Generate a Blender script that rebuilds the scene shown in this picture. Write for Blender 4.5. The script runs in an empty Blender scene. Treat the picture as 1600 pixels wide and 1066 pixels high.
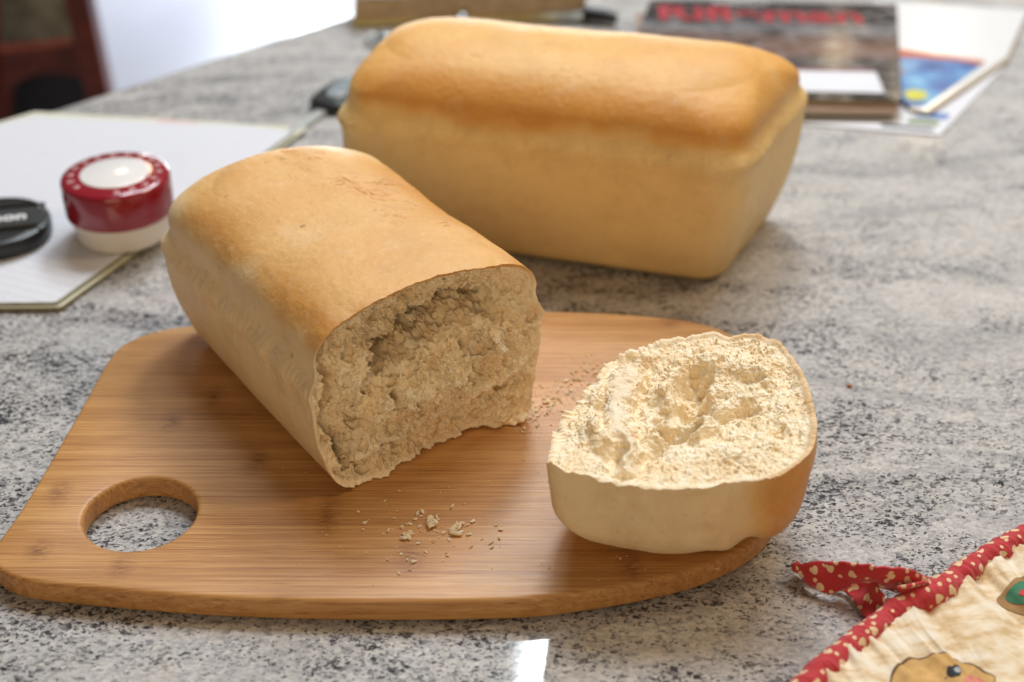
import bpy, math, random
import numpy as np
from mathutils import Vector, Matrix
random.seed(7)
R = math.radians
scene = bpy.context.scene
COL = scene.collection

# ------------------------------------------------------------------ camera
CAM_H = 0.42; CAM_P = R(33.0); FPX = 2250.0
cd = bpy.data.cameras.new('camera'); cam = bpy.data.objects.new('camera', cd); COL.objects.link(cam)
cam.location = (0, 0, CAM_H); cam.rotation_euler = (R(90)-CAM_P, 0, 0)
cd.sensor_width = 36; cd.lens = FPX/1600*36; cd.clip_start = 0.01; cd.clip_end = 60
cd.dof.use_dof = True; cd.dof.focus_distance = 0.635; cd.dof.aperture_fstop = 4.8; cd.dof.aperture_blades = 7
scene.camera = cam
# ------------------------------------------------------------------ world, lamps, exposure
w = bpy.data.worlds.new('World'); scene.world = w; w.use_nodes = True
bg = w.node_tree.nodes['Background']; bg.inputs[0].default_value = (1.0, 0.86, 0.70, 1); bg.inputs[1].default_value = 0.135
scene.view_settings.view_transform = 'Standard'; scene.view_settings.look = 'None'
scene.view_settings.exposure = 0.0; scene.view_settings.gamma = 1.0
def area(name, loc, target, sx, sy, power, color):
    l = bpy.data.lights.new(name, 'AREA'); l.shape = 'RECTANGLE'; l.size = sx; l.size_y = sy
    l.energy = power; l.color = color
    o = bpy.data.objects.new(name, l); COL.objects.link(o); o.location = loc
    o.rotation_euler = (Vector(target)-Vector(loc)).to_track_quat('-Z', 'Y').to_euler()
    return o
area('window_light', (0.30, 1.80, 2.15), (0.1, .80, 0), 1.8, 0.55, 49, (0.88, 0.94, 1.0))
area('high_window_light', (0.22, 2.3, 1.84), (0.05, .5, 0), 0.38, 0.40, 22, (0.86, 0.94, 1.0))
area('ceiling_light', (0.95, 0.75, 1.35), (0, .7, 0), 0.30, 0.30, 6.5, (1.0, 0.76, 0.48))
area('lamp_far', (1.30, 4.2, 1.42), (0.3, .9, 0), 0.09, 0.09, 1.3, (1.0, 0.80, 0.52))
area('lamp_right', (1.0, 4.2, 1.30), (0.2, .9, 0), 0.05, 0.09, 0.16, (1.0, 0.78, 0.5))
area('lamp_left', (-.905, 3.4, 1.31), (-.23, .757, 0), 0.13, 0.13, 1.4, (1.0, 0.80, 0.52))
area('room_light', (-0.1, -1.3, .78), (0, .6, 0.03), 1.0, 0.7, 9.4, (1.0, 0.73, 0.42))

# ------------------------------------------------------------------ helpers
def at(px, py, z=0.0):
    "a point at height z (metres) that the photograph shows at px, py"
    u = (px-800)/FPX; v = (533-py)/FPX
    c, s = math.cos(CAM_P), math.sin(CAM_P)
    d = (u, c+v*s, -s+v*c); t = (z-CAM_H)/d[2]
    return (d[0]*t, d[1]*t, z)
def tag(o, label=None, cat=None, group=None, kind=None):
    if label: o['label'] = label
    if cat: o['category'] = cat
    if group: o['group'] = group
    if kind: o['kind'] = kind
    return o
def empty(name, loc, rz=0):
    o = bpy.data.objects.new(name, None); COL.objects.link(o); o.location = loc; o.rotation_euler = (0, 0, rz)
    o.empty_display_size = .02
    return o
def mesh_obj(name, V, F, mat=None, parent=None, smooth=True, attrs=None, uv=None):
    me = bpy.data.meshes.new(name)
    V = np.asarray(V, dtype=np.float32)
    if isinstance(F, np.ndarray):
        n, k = F.shape
        me.vertices.add(len(V)); me.vertices.foreach_set('co', V.ravel())
        me.loops.add(n*k); me.loops.foreach_set('vertex_index', F.ravel().astype(np.int32))
        me.polygons.add(n); me.polygons.foreach_set('loop_start', np.arange(0, n*k, k, dtype=np.int32))
        me.update(calc_edges=True)
    else:
        me.from_pydata([tuple(map(float, v)) for v in V], [], F)
    if smooth: me.polygons.foreach_set('use_smooth', np.ones(len(me.polygons), dtype=bool))
    for an, av in (attrs or {}).items():
        a = me.attributes.new(an, 'FLOAT', 'POINT'); a.data.foreach_set('value', np.asarray(av, dtype=np.float32))
    if uv is not None:
        ul = me.uv_layers.new(name='UVMap'); li = np.zeros(len(me.loops), dtype=np.int32)
        me.loops.foreach_get('vertex_index', li); ul.data.foreach_set('uv', np.asarray(uv, dtype=np.float32)[li].ravel())
    me.update()
    if mat: me.materials.append(mat)
    o = bpy.data.objects.new(name, me); COL.objects.link(o)
    if parent: o.parent = parent
    return o
def grid_faces(n, m, wrap=False, flip=False):
    "n rows of m vertices"
    i = np.arange(n-1)[:, None]; j = np.arange(m if wrap else m-1)[None, :]
    a = i*m+j; b = i*m+(j+1) % m; c = (i+1)*m+(j+1) % m; d = (i+1)*m+j
    q = np.stack([a, b, c, d], -1).reshape(-1, 4)
    return q[:, ::-1].copy() if flip else q
# --- noise
def _hash(ix, iy, iz, seed):
    h = (ix.astype(np.int64)*374761393 + iy.astype(np.int64)*668265263 + iz.astype(np.int64)*2147483647 + seed*974634777) & 0xffffffff
    h = ((h ^ (h >> 13))*1274126177) & 0xffffffff
    h = ((h ^ (h >> 16))*2246822519) & 0xffffffff
    return (h ^ (h >> 15)) & 0xffffff
def vnoise(P, f=1.0, seed=0):
    "value noise -1..1"
    Q = np.asarray(P)*f + 1000.0
    I = np.floor(Q).astype(np.int64); T = Q-I; T = T*T*T*(T*(T*6-15)+10)
    out = 0
    for dx in (0, 1):
        wx = T[:, 0] if dx else 1-T[:, 0]
        for dy in (0, 1):
            wy = T[:, 1] if dy else 1-T[:, 1]
            for dz in (0, 1):
                wz = T[:, 2] if dz else 1-T[:, 2]
                out = out + wx*wy*wz*_hash(I[:, 0]+dx, I[:, 1]+dy, I[:, 2]+dz, seed)
    return out/0xffffff*2-1
def fbm(P, f, o=4, seed=0, g=.5, ridged=False):
    s = 0; a = 1.0; t = 0
    for k in range(o):
        n = vnoise(P, f*2.03**k, seed+k*17)
        if ridged: n = 1-2*np.abs(n)
        s = s+a*n; t += a; a *= g
    return s/t
def worley(P, f, seed=0):
    Q = np.asarray(P)*f+500.0; I = np.floor(Q).astype(np.int64); best = np.full(len(Q), 9.0)
    for dx in (-1, 0, 1):
        for dy in (-1, 0, 1):
            for dz in (-1, 0, 1):
                X, Y, Z = I[:, 0]+dx, I[:, 1]+dy, I[:, 2]+dz
                cx = X+_hash(X, Y, Z, seed)/0xffffff; cy = Y+_hash(X, Y, Z, seed+5)/0xffffff; cz = Z+_hash(X, Y, Z, seed+9)/0xffffff
                best = np.minimum(best, (cx-Q[:, 0])**2+(cy-Q[:, 1])**2+(cz-Q[:, 2])**2)
    return np.sqrt(best)
def sstep(a, b, x):
    t = np.clip((x-a)/(b-a), 0, 1); return t*t*(3-2*t)
def polydist(u, v, pts):
    d = np.full(u.shape, 1e9)
    for (x0, y0), (x1, y1) in zip(pts[:-1], pts[1:]):
        dx, dy = x1-x0, y1-y0; t = np.clip(((u-x0)*dx+(v-y0)*dy)/(dx*dx+dy*dy), 0, 1)
        d = np.minimum(d, np.hypot(u-x0-t*dx, v-y0-t*dy))
    return d

# ------------------------------------------------------------------ node helper
class NT:
    def __init__(s, name):
        s.m = bpy.data.materials.new(name); s.m.use_nodes = True; s.t = s.m.node_tree
        s.b = s.t.nodes['Principled BSDF']
    def n(s, typ, ins=None, **kw):
        nd = s.t.nodes.new(typ)
        for k, v in kw.items(): setattr(nd, k, v)
        for k, v in (ins or {}).items():
            i = nd.inputs[k]
            if isinstance(v, bpy.types.NodeSocket): s.t.links.new(v, i)
            else: i.default_value = v
        return nd
    def math(s, op, a, b=None, c=None, clamp=False):
        ins = {0: a}
        if b is not None: ins[1] = b
        if c is not None: ins[2] = c
        return s.n('ShaderNodeMath', ins, operation=op, use_clamp=clamp).outputs[0]
    def noise(s, vec, scale, detail=4, rough=.5, dist=0, out=0):
        return s.n('ShaderNodeTexNoise', {'Vector': vec, 'Scale': scale, 'Detail': detail, 'Roughness': rough, 'Distortion': dist}).outputs[out]
    def mapping(s, vec, loc=(0, 0, 0), rot=(0, 0, 0), sc=(1, 1, 1)):
        return s.n('ShaderNodeMapping', {'Vector': vec, 'Location': loc, 'Rotation': rot, 'Scale': sc}).outputs[0]
    def ramp(s, fac, stops, interp='LINEAR'):
        r = s.n('ShaderNodeValToRGB', {'Fac': fac}); cr = r.color_ramp; cr.interpolation = interp
        while len(cr.elements) > 1: cr.elements.remove(cr.elements[-1])
        cr.elements[0].position = stops[0][0]; cr.elements[0].color = _c(stops[0][1])
        for p, c in stops[1:]:
            e = cr.elements.new(p); e.color = _c(c)
        return r.outputs[0]
    def mix(s, fac, a, b, blend='MIX'):
        nd = s.n('ShaderNodeMix', data_type='RGBA', blend_type=blend)
        for i, v in ((0, fac), (6, a), (7, b)):
            k = nd.inputs[i]
            if isinstance(v, bpy.types.NodeSocket): s.t.links.new(v, k)
            else: k.default_value = _c(v) if i else v
        return nd.outputs[2]
    def coord(s, which='Object'): return s.n('ShaderNodeTexCoord').outputs[which]
    def attr(s, name): return s.n('ShaderNodeAttribute', attribute_name=name).outputs['Fac']
    def bump(s, h, strength=.3, dist=.001, normal=None):
        ins = {'Height': h, 'Strength': strength, 'Distance': dist}
        if normal is not None: ins['Normal'] = normal
        return s.n('ShaderNodeBump', ins).outputs[0]
    def set(s, **kw):
        for k, v in kw.items():
            i = s.b.inputs[k.replace('_', ' ')]
            if isinstance(v, bpy.types.NodeSocket): s.t.links.new(v, i)
            else: i.default_value = _c(v) if isinstance(v, tuple) and len(v) == 3 and i.type == 'RGBA' else v
        return s.m
def _c(c):
    if isinstance(c, (int, float)): return (c, c, c, 1)
    return tuple(c)+((1,) if len(c) == 3 else ())
def plain(name, col, rough=.5, var=.08, scale=60, **kw):
    m = NT(name); v = m.coord(); f = m.noise(v, scale, 5, .6)
    c2 = tuple(max(0, x*(1-var*2.2)) for x in col); c1 = tuple(min(1, x*(1+var)) for x in col)
    m.set(Base_Color=m.ramp(f, [(.3, c2), (.7, c1)]), Roughness=rough, Normal=m.bump(f, .15, .0006), **kw)
    return m.m

# ------------------------------------------------------------------ materials
def mat_granite():
    m = NT('granite'); v = m.coord()
    wv = m.n('ShaderNodeVectorMath', {0: m.noise(v, 2.6, 3, .55, out=1), 1: (.5, .5, .5)}, operation='SUBTRACT').outputs[0]
    wv = m.n('ShaderNodeVectorMath', {0: wv, 3: .30}, operation='SCALE').outputs[0]
    vw = m.n('ShaderNodeVectorMath', {0: v, 1: wv}, operation='ADD').outputs[0]
    band = m.noise(m.mapping(vw, rot=(0, 0, R(28)), sc=(1.0, 4.2, 1)), 6.5, 5, .62)
    patch = m.noise(m.mapping(vw, loc=(3, 1, 0), rot=(0, 0, R(18)), sc=(1, 1.9, 1)), 34, 5, .62)
    g1 = m.noise(m.mapping(v, rot=(0, 0, R(-12)), sc=(1, 1.5, 1)), 260, 4, .62)
    g2 = m.noise(m.mapping(v, loc=(9, 4, 0), rot=(0, 0, R(-15)), sc=(1, 2.1, 1)), 520, 3, .6)
    g3 = m.noise(m.mapping(v, loc=(2, 7, 0), sc=(1, 1.3, 1)), 120, 4, .62)
    sxx = m.n('ShaderNodeSeparateXYZ', {0: v})
    lr = m.math('MULTIPLY_ADD', sxx.outputs[0], -.13, m.math('MULTIPLY_ADD', sxx.outputs[1], -.10, .060))
    dens = m.math('ADD', lr, m.math('MULTIPLY_ADD', band, .50, m.math('MULTIPLY', patch, .50)))
    b = m.math('MULTIPLY_ADD', g1, .50, m.math('MULTIPLY_ADD', dens, -.50, m.math('MULTIPLY_ADD', g3, .28, .43)))
    base = m.ramp(b, [(.38, (.15, .150, .155)), (.46, (.29, .285, .28)), (.53, (.43, .415, .40)), (.64, (.58, .55, .51))])
    tan = m.ramp(m.noise(m.mapping(v, loc=(5, 5, 5)), 60, 4, .62), [(.50, 0), (.64, 1)])
    base = m.mix(m.math('MULTIPLY', tan, .30), base, (.54, .45, .34))
    wob = m.n('ShaderNodeVectorMath', {0: m.noise(v, 420, 3, .6, out=1), 3: .0034}, operation='SCALE').outputs[0]
    vv = m.n('ShaderNodeVectorMath', {0: m.mapping(v, rot=(0, 0, R(-14)), sc=(1, 1.45, 1)), 1: wob}, operation='ADD').outputs[0]
    def crystal(sc, off):
        vo = m.n('ShaderNodeTexVoronoi', {'Vector': m.mapping(vv, loc=(off, off*.6, 0)), 'Scale': sc})
        return m.n('ShaderNodeSeparateXYZ', {0: vo.outputs['Color']}).outputs[0]
    ca = crystal(430, 0.0); cb = crystal(900, 3.1)
    dd = m.math('MULTIPLY_ADD', dens, 1.5, -.765)                      # about -.3 .. +.3
    def spots(cr, cut, k):
        return m.math('MULTIPLY', m.math('SUBTRACT', m.math('ADD', dd, cut), cr), k, clamp=True)
    tone = m.ramp(m.math('MULTIPLY_ADD', ca, .55, m.math('MULTIPLY_ADD', cb, .45, m.math('MULTIPLY', dd, -.35))), [(.15, (.19, .195, .21)), (.40, (.34, .34, .345)), (.60, (.47, .46, .445)), (.90, (.68, .65, .61))])
    c = m.mix(.55, base, tone)
    vein = m.noise(m.mapping(vw, loc=(2.2, 5.1, 0), rot=(0, 0, R(40)), sc=(.8, 4.4, 1)), 9.0, 5, .6)
    c = m.mix(m.math('MULTIPLY', m.math('SUBTRACT', vein, .52), 3.6, clamp=True), c, m.mix(.62, c, (.13, .137, .15)))
    c = m.mix(m.math('MULTIPLY', m.math('SUBTRACT', .46, vein), 4.0, clamp=True), c, m.mix(.40, c, (.72, .68, .63)))
    c = m.mix(m.math('MULTIPLY', spots(ca, .20, 8), .50), c, (.11, .112, .12))
    c = m.mix(m.math('MULTIPLY', spots(cb, .165, 12), .85), c, (.030, .031, .036))
    c = m.mix(m.math('MULTIPLY', spots(ca, .055, 12), .85), c, (.030, .031, .036))
    m.set(Base_Color=m.mix(1.0, c, (1.0, 1.0, 1.02), 'MULTIPLY'), Roughness=m.math('MULTIPLY_ADD', g3, .08, .03), Specular_IOR_Level=.5,
          Normal=m.bump(m.noise(v, 30, 3), .02, .002))
    return m.m
BOARD_Z = .0125
NODES = [(at(x, y, BOARD_Z)[0], at(x, y, BOARD_Z)[1], r) for x, y, r in ((512, 805, .017), (400, 722, .012), (640, 870, .016), (268, 660, .010), (92, 770, .013), (190, 885, .010), (985, 885, .013), (335, 620, .012), (1045, 505, .008), (60, 860, .009), (700, 530, .010))]
def mat_bamboo():
    m = NT('bamboo'); v = m.coord()
    sx = m.n('ShaderNodeSeparateXYZ', {0: v})
    strip = m.n('ShaderNodeMath', {0: m.math('MULTIPLY', sx.outputs[1], 52.0)}, operation='FLOOR').outputs[0]
    wn = m.n('ShaderNodeTexWhiteNoise', {'W': strip}, noise_dimensions='1D')
    off = m.n('ShaderNodeCombineXYZ', {0: m.math('MULTIPLY', wn.outputs[0], 3.0)}).outputs[0]
    vv = m.n('ShaderNodeVectorMath', {0: v, 1: off}, operation='ADD').outputs[0]
    streak = m.noise(m.mapping(vv, sc=(9, 800, 300)), 1.0, 4, .62)
    fine = m.noise(m.mapping(vv, sc=(16, 1500, 600)), 1.0, 3, .6)
    lowf = m.noise(m.mapping(vv, sc=(2.2, 45, 10)), 1.6, 3, .5)
    f = m.math('MULTIPLY_ADD', streak, .5, m.math('MULTIPLY_ADD', fine, .26, m.math('MULTIPLY', lowf, .34)))
    c = m.ramp(f, [(.38, (.27, .110, .029)), (.50, (.44, .205, .062)), (.60, (.55, .282, .092)), (.74, (.65, .37, .140))])
    # per strip tint
    c = m.mix(m.math('MULTIPLY', wn.outputs[0], .24), c, (.38, .17, .052))
    dash = m.noise(m.mapping(vv, sc=(38, 2600, 1600)), 1.0, 2, .5)
    c = m.mix(m.math('MULTIPLY', m.math('SUBTRACT', dash, .585), 7, clamp=True), c, (.21, .075, .018))
    dash2 = m.noise(m.mapping(vv, loc=(3, 3, 3), sc=(30, 2300, 1600)), 1.0, 2, .5)
    c = m.mix(m.math('MULTIPLY', m.math('MULTIPLY', m.math('SUBTRACT', dash2, .59), 7, clamp=True), .6), c, (.74, .47, .22))
    sf = m.math('FRACT', m.math('MULTIPLY', sx.outputs[1], 52.0))
    jl = m.math('MULTIPLY', m.math('SUBTRACT', .018, sf), 60, clamp=True)
    c = m.mix(m.math('MULTIPLY', jl, .42), c, (.20, .075, .02))
    cut = m.noise(m.mapping(v, rot=(0, 0, R(63)), sc=(14, 1500, 20)), 1.0, 1, .4)
    cutm = m.math('MULTIPLY', m.math('MULTIPLY', m.math('SUBTRACT', cut, .70), 12, clamp=True), m.math('MULTIPLY', m.math('SUBTRACT', m.noise(v, 16, 2), .5), 6, clamp=True))
    c = m.mix(m.math('MULTIPLY', cutm, .35), c, (.28, .12, .04))
    # bamboo nodes: brown smudges across single strips
    rag = m.noise(m.mapping(v, sc=(1, 5, 1)), 190, 4, .75); tot = None
    for (x, y, ry) in NODES:
        q = m.n('ShaderNodeVectorMath', {0: v, 1: (x, y, BOARD_Z)}, operation='SUBTRACT').outputs[0]
        q = m.n('ShaderNodeVectorMath', {0: m.mapping(q, sc=(1/.0075, 1/ry, 20))}, operation='LENGTH').outputs['Value']
        e = m.math('SUBTRACT', 1.0, q, clamp=True); tot = e if tot is None else m.math('MAXIMUM', tot, e)
    sm = m.math('MULTIPLY', tot, m.math('MULTIPLY', m.math('SUBTRACT', rag, .38), 5, clamp=True))
    c = m.mix(m.math('MULTIPLY', sm, .85, clamp=True), c, (.15, .042, .012))
    m.set(Base_Color=c, Roughness=m.math('MULTIPLY_ADD', fine, .25, .30), Specular_IOR_Level=.45,
          Normal=m.bump(m.math('ADD', streak, fine), .28, .00045))
    return m.m
def mat_crust(name, pale, gold, deep):
    m = NT(name); v = m.coord(); g = m.attr('gold')
    n1 = m.noise(v, 45, 5, .6); n2 = m.noise(v, 260, 4, .6); n4 = m.noise(v, 1100, 4, .7); n3 = m.noise(m.mapping(v, sc=(1, 1.6, 1)), 22, 4, .6)
    gg = m.math('ADD', g, m.math('ADD', m.math('MULTIPLY_ADD', n1, .26, -.13), m.math('MULTIPLY_ADD', n3, .40, -.20)))
    mid = tuple((a+b)/2 for a, b in zip(pale, gold))
    c = m.ramp(gg, [(.05, pale), (.42, mid), (.62, gold), (1.0, deep)])
    c = m.mix(m.math('MULTIPLY', m.math('SUBTRACT', m.noise(m.mapping(v, loc=(1, 6, 2), sc=(1, 1, 1.4)), 33, 5, .65), .46), 2.6, clamp=True), c, m.mix(.50, c, (.52, .28, .09)))
    flour = m.math('MULTIPLY', m.math('SUBTRACT', m.noise(m.mapping(v, loc=(4, 2, 1)), 60, 6, .68), .56), 4.0, clamp=True)
    c = m.mix(m.math('MULTIPLY', flour, .30), c, (.74, .60, .44))
    dk = m.math('MULTIPLY', m.math('SUBTRACT', m.noise(m.mapping(v, loc=(6, 1, 9)), 150, 2, .5), .74), 14, clamp=True)
    c = m.mix(m.math('MULTIPLY', dk, .6), c, (.20, .10, .04))
    spot = m.math('MULTIPLY', m.math('SUBTRACT', n2, .62), 8, clamp=True)
    c = m.mix(m.math('MULTIPLY', spot, .22), c, (.30, .14, .05))
    # fine wrinkles and cracks in the skin
    vo = m.n('ShaderNodeTexVoronoi', {'Vector': m.n('ShaderNodeVectorMath', {0: m.mapping(v, sc=(1.6, .7, 1)), 1: m.n('ShaderNodeVectorMath', {0: m.noise(v, 55, 3, out=1), 3: .022}, operation='SCALE').outputs[0]}, operation='ADD').outputs[0], 'Scale': 120}, feature='DISTANCE_TO_EDGE').outputs[0]
    crk = m.math('SUBTRACT', 1.0, m.math('MULTIPLY', vo, 7.0), clamp=True)
    crk = m.math('MULTIPLY', crk, m.math('MULTIPLY', m.math('SUBTRACT', m.noise(m.mapping(v, loc=(7, 7, 7)), 60, 3, .6), .52), 9, clamp=True))
    crk = m.math('MULTIPLY', crk, m.attr('crack'))
    c = m.mix(m.math('MULTIPLY', crk, .7), c, (.44, .19, .04))
    pit = m.math('MULTIPLY', m.math('SUBTRACT', n4, .60), 7, clamp=True)
    c = m.mix(m.math('MULTIPLY', pit, .30), c, (.36, .18, .06))
    c = m.mix(m.math('MULTIPLY', m.math('SUBTRACT', m.noise(m.mapping(v, loc=(2, 8, 3)), 500, 3, .6), .57), 5, clamp=True), c, m.mix(.22, c, (.85, .76, .62)))
    c = m.mix(m.math('MULTIPLY', m.attr('furrow'), .85, clamp=True), c, (.56, .22, .035))
    h = m.math('SUBTRACT', m.math('ADD', m.math('MULTIPLY', n1, .8), m.math('MULTIPLY_ADD', n4, .28, m.math('MULTIPLY', n2, .42))), m.math('MULTIPLY', crk, 1.1))
    m.set(Base_Color=c, Roughness=m.math('MULTIPLY_ADD', n2, .22, .42), Specular_IOR_Level=.35, Normal=m.bump(h, .55, .0011))
    return m.m
def mat_crumb():
    m = NT('crumb'); v = m.coord(); k = m.attr('edge'); dp = m.attr('dense')
    n1 = m.noise(v, 90, 5, .65); n2 = m.noise(v, 1300, 4, .75); n3 = m.noise(v, 420, 3, .6)
    c = m.ramp(n1, [(.3, (.85, .65, .40)), (.52, (.90, .765, .55)), (.72, (.93, .85, .68))])
    c = m.mix(m.math('MULTIPLY', dp, .45), c, (.78, .68, .54))
    c = m.mix(m.math('MULTIPLY', m.math('SUBTRACT', n3, .56), 5, clamp=True), c, (.85, .62, .34))
    c = m.mix(k, c, m.ramp(n1, [(.35, (.56, .27, .07)), (.65, (.70, .40, .13))]))
    vo = m.n('ShaderNodeTexVoronoi', {'Vector': v, 'Scale': 900}).outputs[0]
    h = m.math('ADD', m.math('ADD', n2, n3), m.math('MULTIPLY', vo, .9))
    m.set(Base_Color=c, Roughness=.75, Specular_IOR_Level=.2, Normal=m.bump(h, .24, .0008))
    return m.m
def mat_flake():
    m = NT('crumb_flake'); v = m.coord(); n = m.noise(v, 110, 4, .65)
    c = m.ramp(n, [(.3, (.91, .72, .46)), (.5, (.93, .82, .60)), (.7, (.95, .89, .74))])
    d = m.n('ShaderNodeBsdfDiffuse', {'Color': c}).outputs[0]; t = m.n('ShaderNodeBsdfTranslucent', {'Color': c}).outputs[0]
    x = m.n('ShaderNodeMixShader', {0: .42, 1: d, 2: t}).outputs[0]
    m.t.links.new(x, m.t.nodes['Material Output'].inputs[0]); return m.m
def heart_fabric():
    m = NT('red_heart_fabric'); uv = m.coord('UV')
    def cellpat(sc, seed, kind, lo, prob):
        q = m.n('ShaderNodeVectorMath', {0: m.mapping(uv, loc=(seed, seed*.7, 0), sc=(sc, sc, 1))}, operation='ADD').outputs[0]
        fl = m.n('ShaderNodeVectorMath', {0: q}, operation='FLOOR').outputs[0]
        fr = m.n('ShaderNodeVectorMath', {0: q}, operation='FRACTION').outputs[0]
        wn = m.n('ShaderNodeTexWhiteNoise', {'Vector': fl}, noise_dimensions='3D')
        jit = m.n('ShaderNodeVectorMath', {0: wn.outputs[1], 3: .36}, operation='SCALE').outputs[0]
        p = m.n('ShaderNodeVectorMath', {0: fr, 1: jit}, operation='SUBTRACT').outputs[0]
        p = m.n('ShaderNodeVectorMath', {0: p, 1: (.32, .32, 0)}, operation='SUBTRACT').outputs[0]
        ang = m.math('MULTIPLY', wn.outputs[0], 6.28)
        p = m.n('ShaderNodeVectorRotate', {'Vector': p, 'Center': (0, 0, 0), 'Axis': (0, 0, 1), 'Angle': ang}).outputs[0]
        s = m.n('ShaderNodeSeparateXYZ', {0: p}); x = m.math('MULTIPLY', s.outputs[0], lo); y = m.math('MULTIPLY', s.outputs[1], lo)
        x2 = m.math('MULTIPLY', x, x); y2 = m.math('MULTIPLY', y, y)
        if kind == 'heart':
            a = m.math('SUBTRACT', m.math('ADD', x2, y2), 1.0)
            e = m.math('SUBTRACT', m.math('MULTIPLY', m.math('MULTIPLY', a, a), a), m.math('MULTIPLY', x2, m.math('MULTIPLY', y2, y)))
        else: e = m.math('SUBTRACT', m.math('ADD', x2, y2), 1.0)
        ins = m.math('MULTIPLY', m.math('SUBTRACT', 0.0, e), 80.0, clamp=True)
        return m.math('MULTIPLY', ins, m.math('GREATER_THAN', m.n('ShaderNodeSeparateXYZ', {0: wn.outputs[1]}).outputs[2], prob))
    ht = cellpat(135, 0, 'heart', 4.7, .18); dt = cellpat(165, 3.3, 'dot', 7.0, .3)
    pat = m.math('MAXIMUM', ht, dt)
    n = m.noise(uv, 2600, 3, .6)
    c = m.ramp(n, [(.3, (.42, .016, .022)), (.7, (.58, .035, .045))])
    c = m.mix(pat, c, (.80, .58, .34))
    m.set(Base_Color=c, Roughness=.85, Normal=m.bump(n, .5, .0006), Sheen_Weight=.25)
    return m.m
GRANITE = mat_granite(); BAMBOO = mat_bamboo(); CRUMB = mat_crumb(); FLAKE = mat_flake()
CRUST_A = mat_crust('crust_light', (.85, .645, .385), (.74, .43, .155), (.62, .29, .07))
CRUST_B = mat_crust('crust_golden', (.83, .59, .265), (.75, .42, .12), (.66, .30, .055))
HEART = heart_fabric()

# ------------------------------------------------------------------ counter and floor
def slab(name, poly, z0, z1, mat, parent=None, bev=.004, seg=3, hole=None, kind=None):
    "an outline with thickness and rounded edges; poly is counter-clockwise"
    P = np.array(poly, float); n = len(P)
    T = np.roll(P, -1, 0)-np.roll(P, 1, 0); T /= np.linalg.norm(T, axis=1)[:, None]; N = np.stack([-T[:, 1], T[:, 0]], 1)
    rings = []
    angs = [i/seg*math.pi/2 for i in range(seg+1)]
    for a in angs: rings.append((bev*(1-math.sin(a)), z0+bev*(1-math.cos(a))))
    for a in angs[::-1]: rings.append((bev*(1-math.sin(a)), z1-bev*(1-math.cos(a))))
    V = []; F = []
    for ins, z in rings:
        for p, nn in zip(P, N): V.append((p[0]+nn[0]*ins, p[1]+nn[1]*ins, z))
    for i in range(len(rings)-1):
        for j in range(n):
            F.append((i*n+j, i*n+(j+1) % n, (i+1)*n+(j+1) % n, (i+1)*n+j))
    if hole is None:
        F.append(tuple(range(n))[::-1]); F.append(tuple((len(rings)-1)*n+j for j in range(n)))
    else:
        # hole: same number of points, matched by angle to the outline
        H = np.array(hole, float); m_ = len(H); hc = H.mean(0); base = len(V)
        for ins, z in rings:
            for p in H:
                d = (p-hc)/np.linalg.norm(p-hc); V.append((p[0]-d[0]*(-ins), p[1]+d[1]*ins, z))
        for i in range(len(rings)-1):
            for j in range(m_):
                F.append((base+i*m_+(j+1) % m_, base+i*m_+j, base+(i+1)*m_+j, base+(i+1)*m_+(j+1) % m_))
        for top in (0, 1):
            o0 = (len(rings)-1)*n*top; h0 = base+(len(rings)-1)*m_*top
            for j in range(n):
                q = (o0+j, o0+(j+1) % n, h0+(j+1) % n, h0+j)
                F.append(q if top else q[::-1])
    o = mesh_obj(name, V, F, mat, parent, smooth=False)
    if kind: o['kind'] = kind
    return o
def smooth_by_angle(o, ang=35):
    me = o.data; me.polygons.foreach_set('use_smooth', np.ones(len(me.polygons), dtype=bool))
    import bmesh
    bm = bmesh.new(); bm.from_mesh(me)
    for e in bm.edges:
        if len(e.link_faces) == 2 and e.calc_face_angle(0) > R(ang): e.smooth = False
    bm.to_mesh(me); bm.free()
counter = slab('countertop', [(-.75, -.4), (1.3, -.4), (1.3, 1.8), (.523, 1.8), (-.75, .527)], -.035, 0, GRANITE, bev=.006, kind='structure')
def mat_floor():
    m = NT('floor'); v = m.coord(); n = m.noise(v, 3, 3)
    m.set(Base_Color=m.ramp(n, [(.3, (.50, .50, .60)), (.7, (.58, .58, .66))]), Roughness=.3)
    return m.m
mesh_obj('floor', [(-6, -3, -.92), (6, -3, -.92), (6, 9, -.92), (-6, 9, -.92)], [(0, 1, 2, 3)], mat_floor(), smooth=False)['kind'] = 'structure'
area('floor_fill_light', (-.2, 4.6, -.12), (-.45, 3.3, -.92), 1.6, .6, 60, (0.86, 0.95, 1.0))  # added lamp below counter level, out of view, brightens floor as if sunlit

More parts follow.
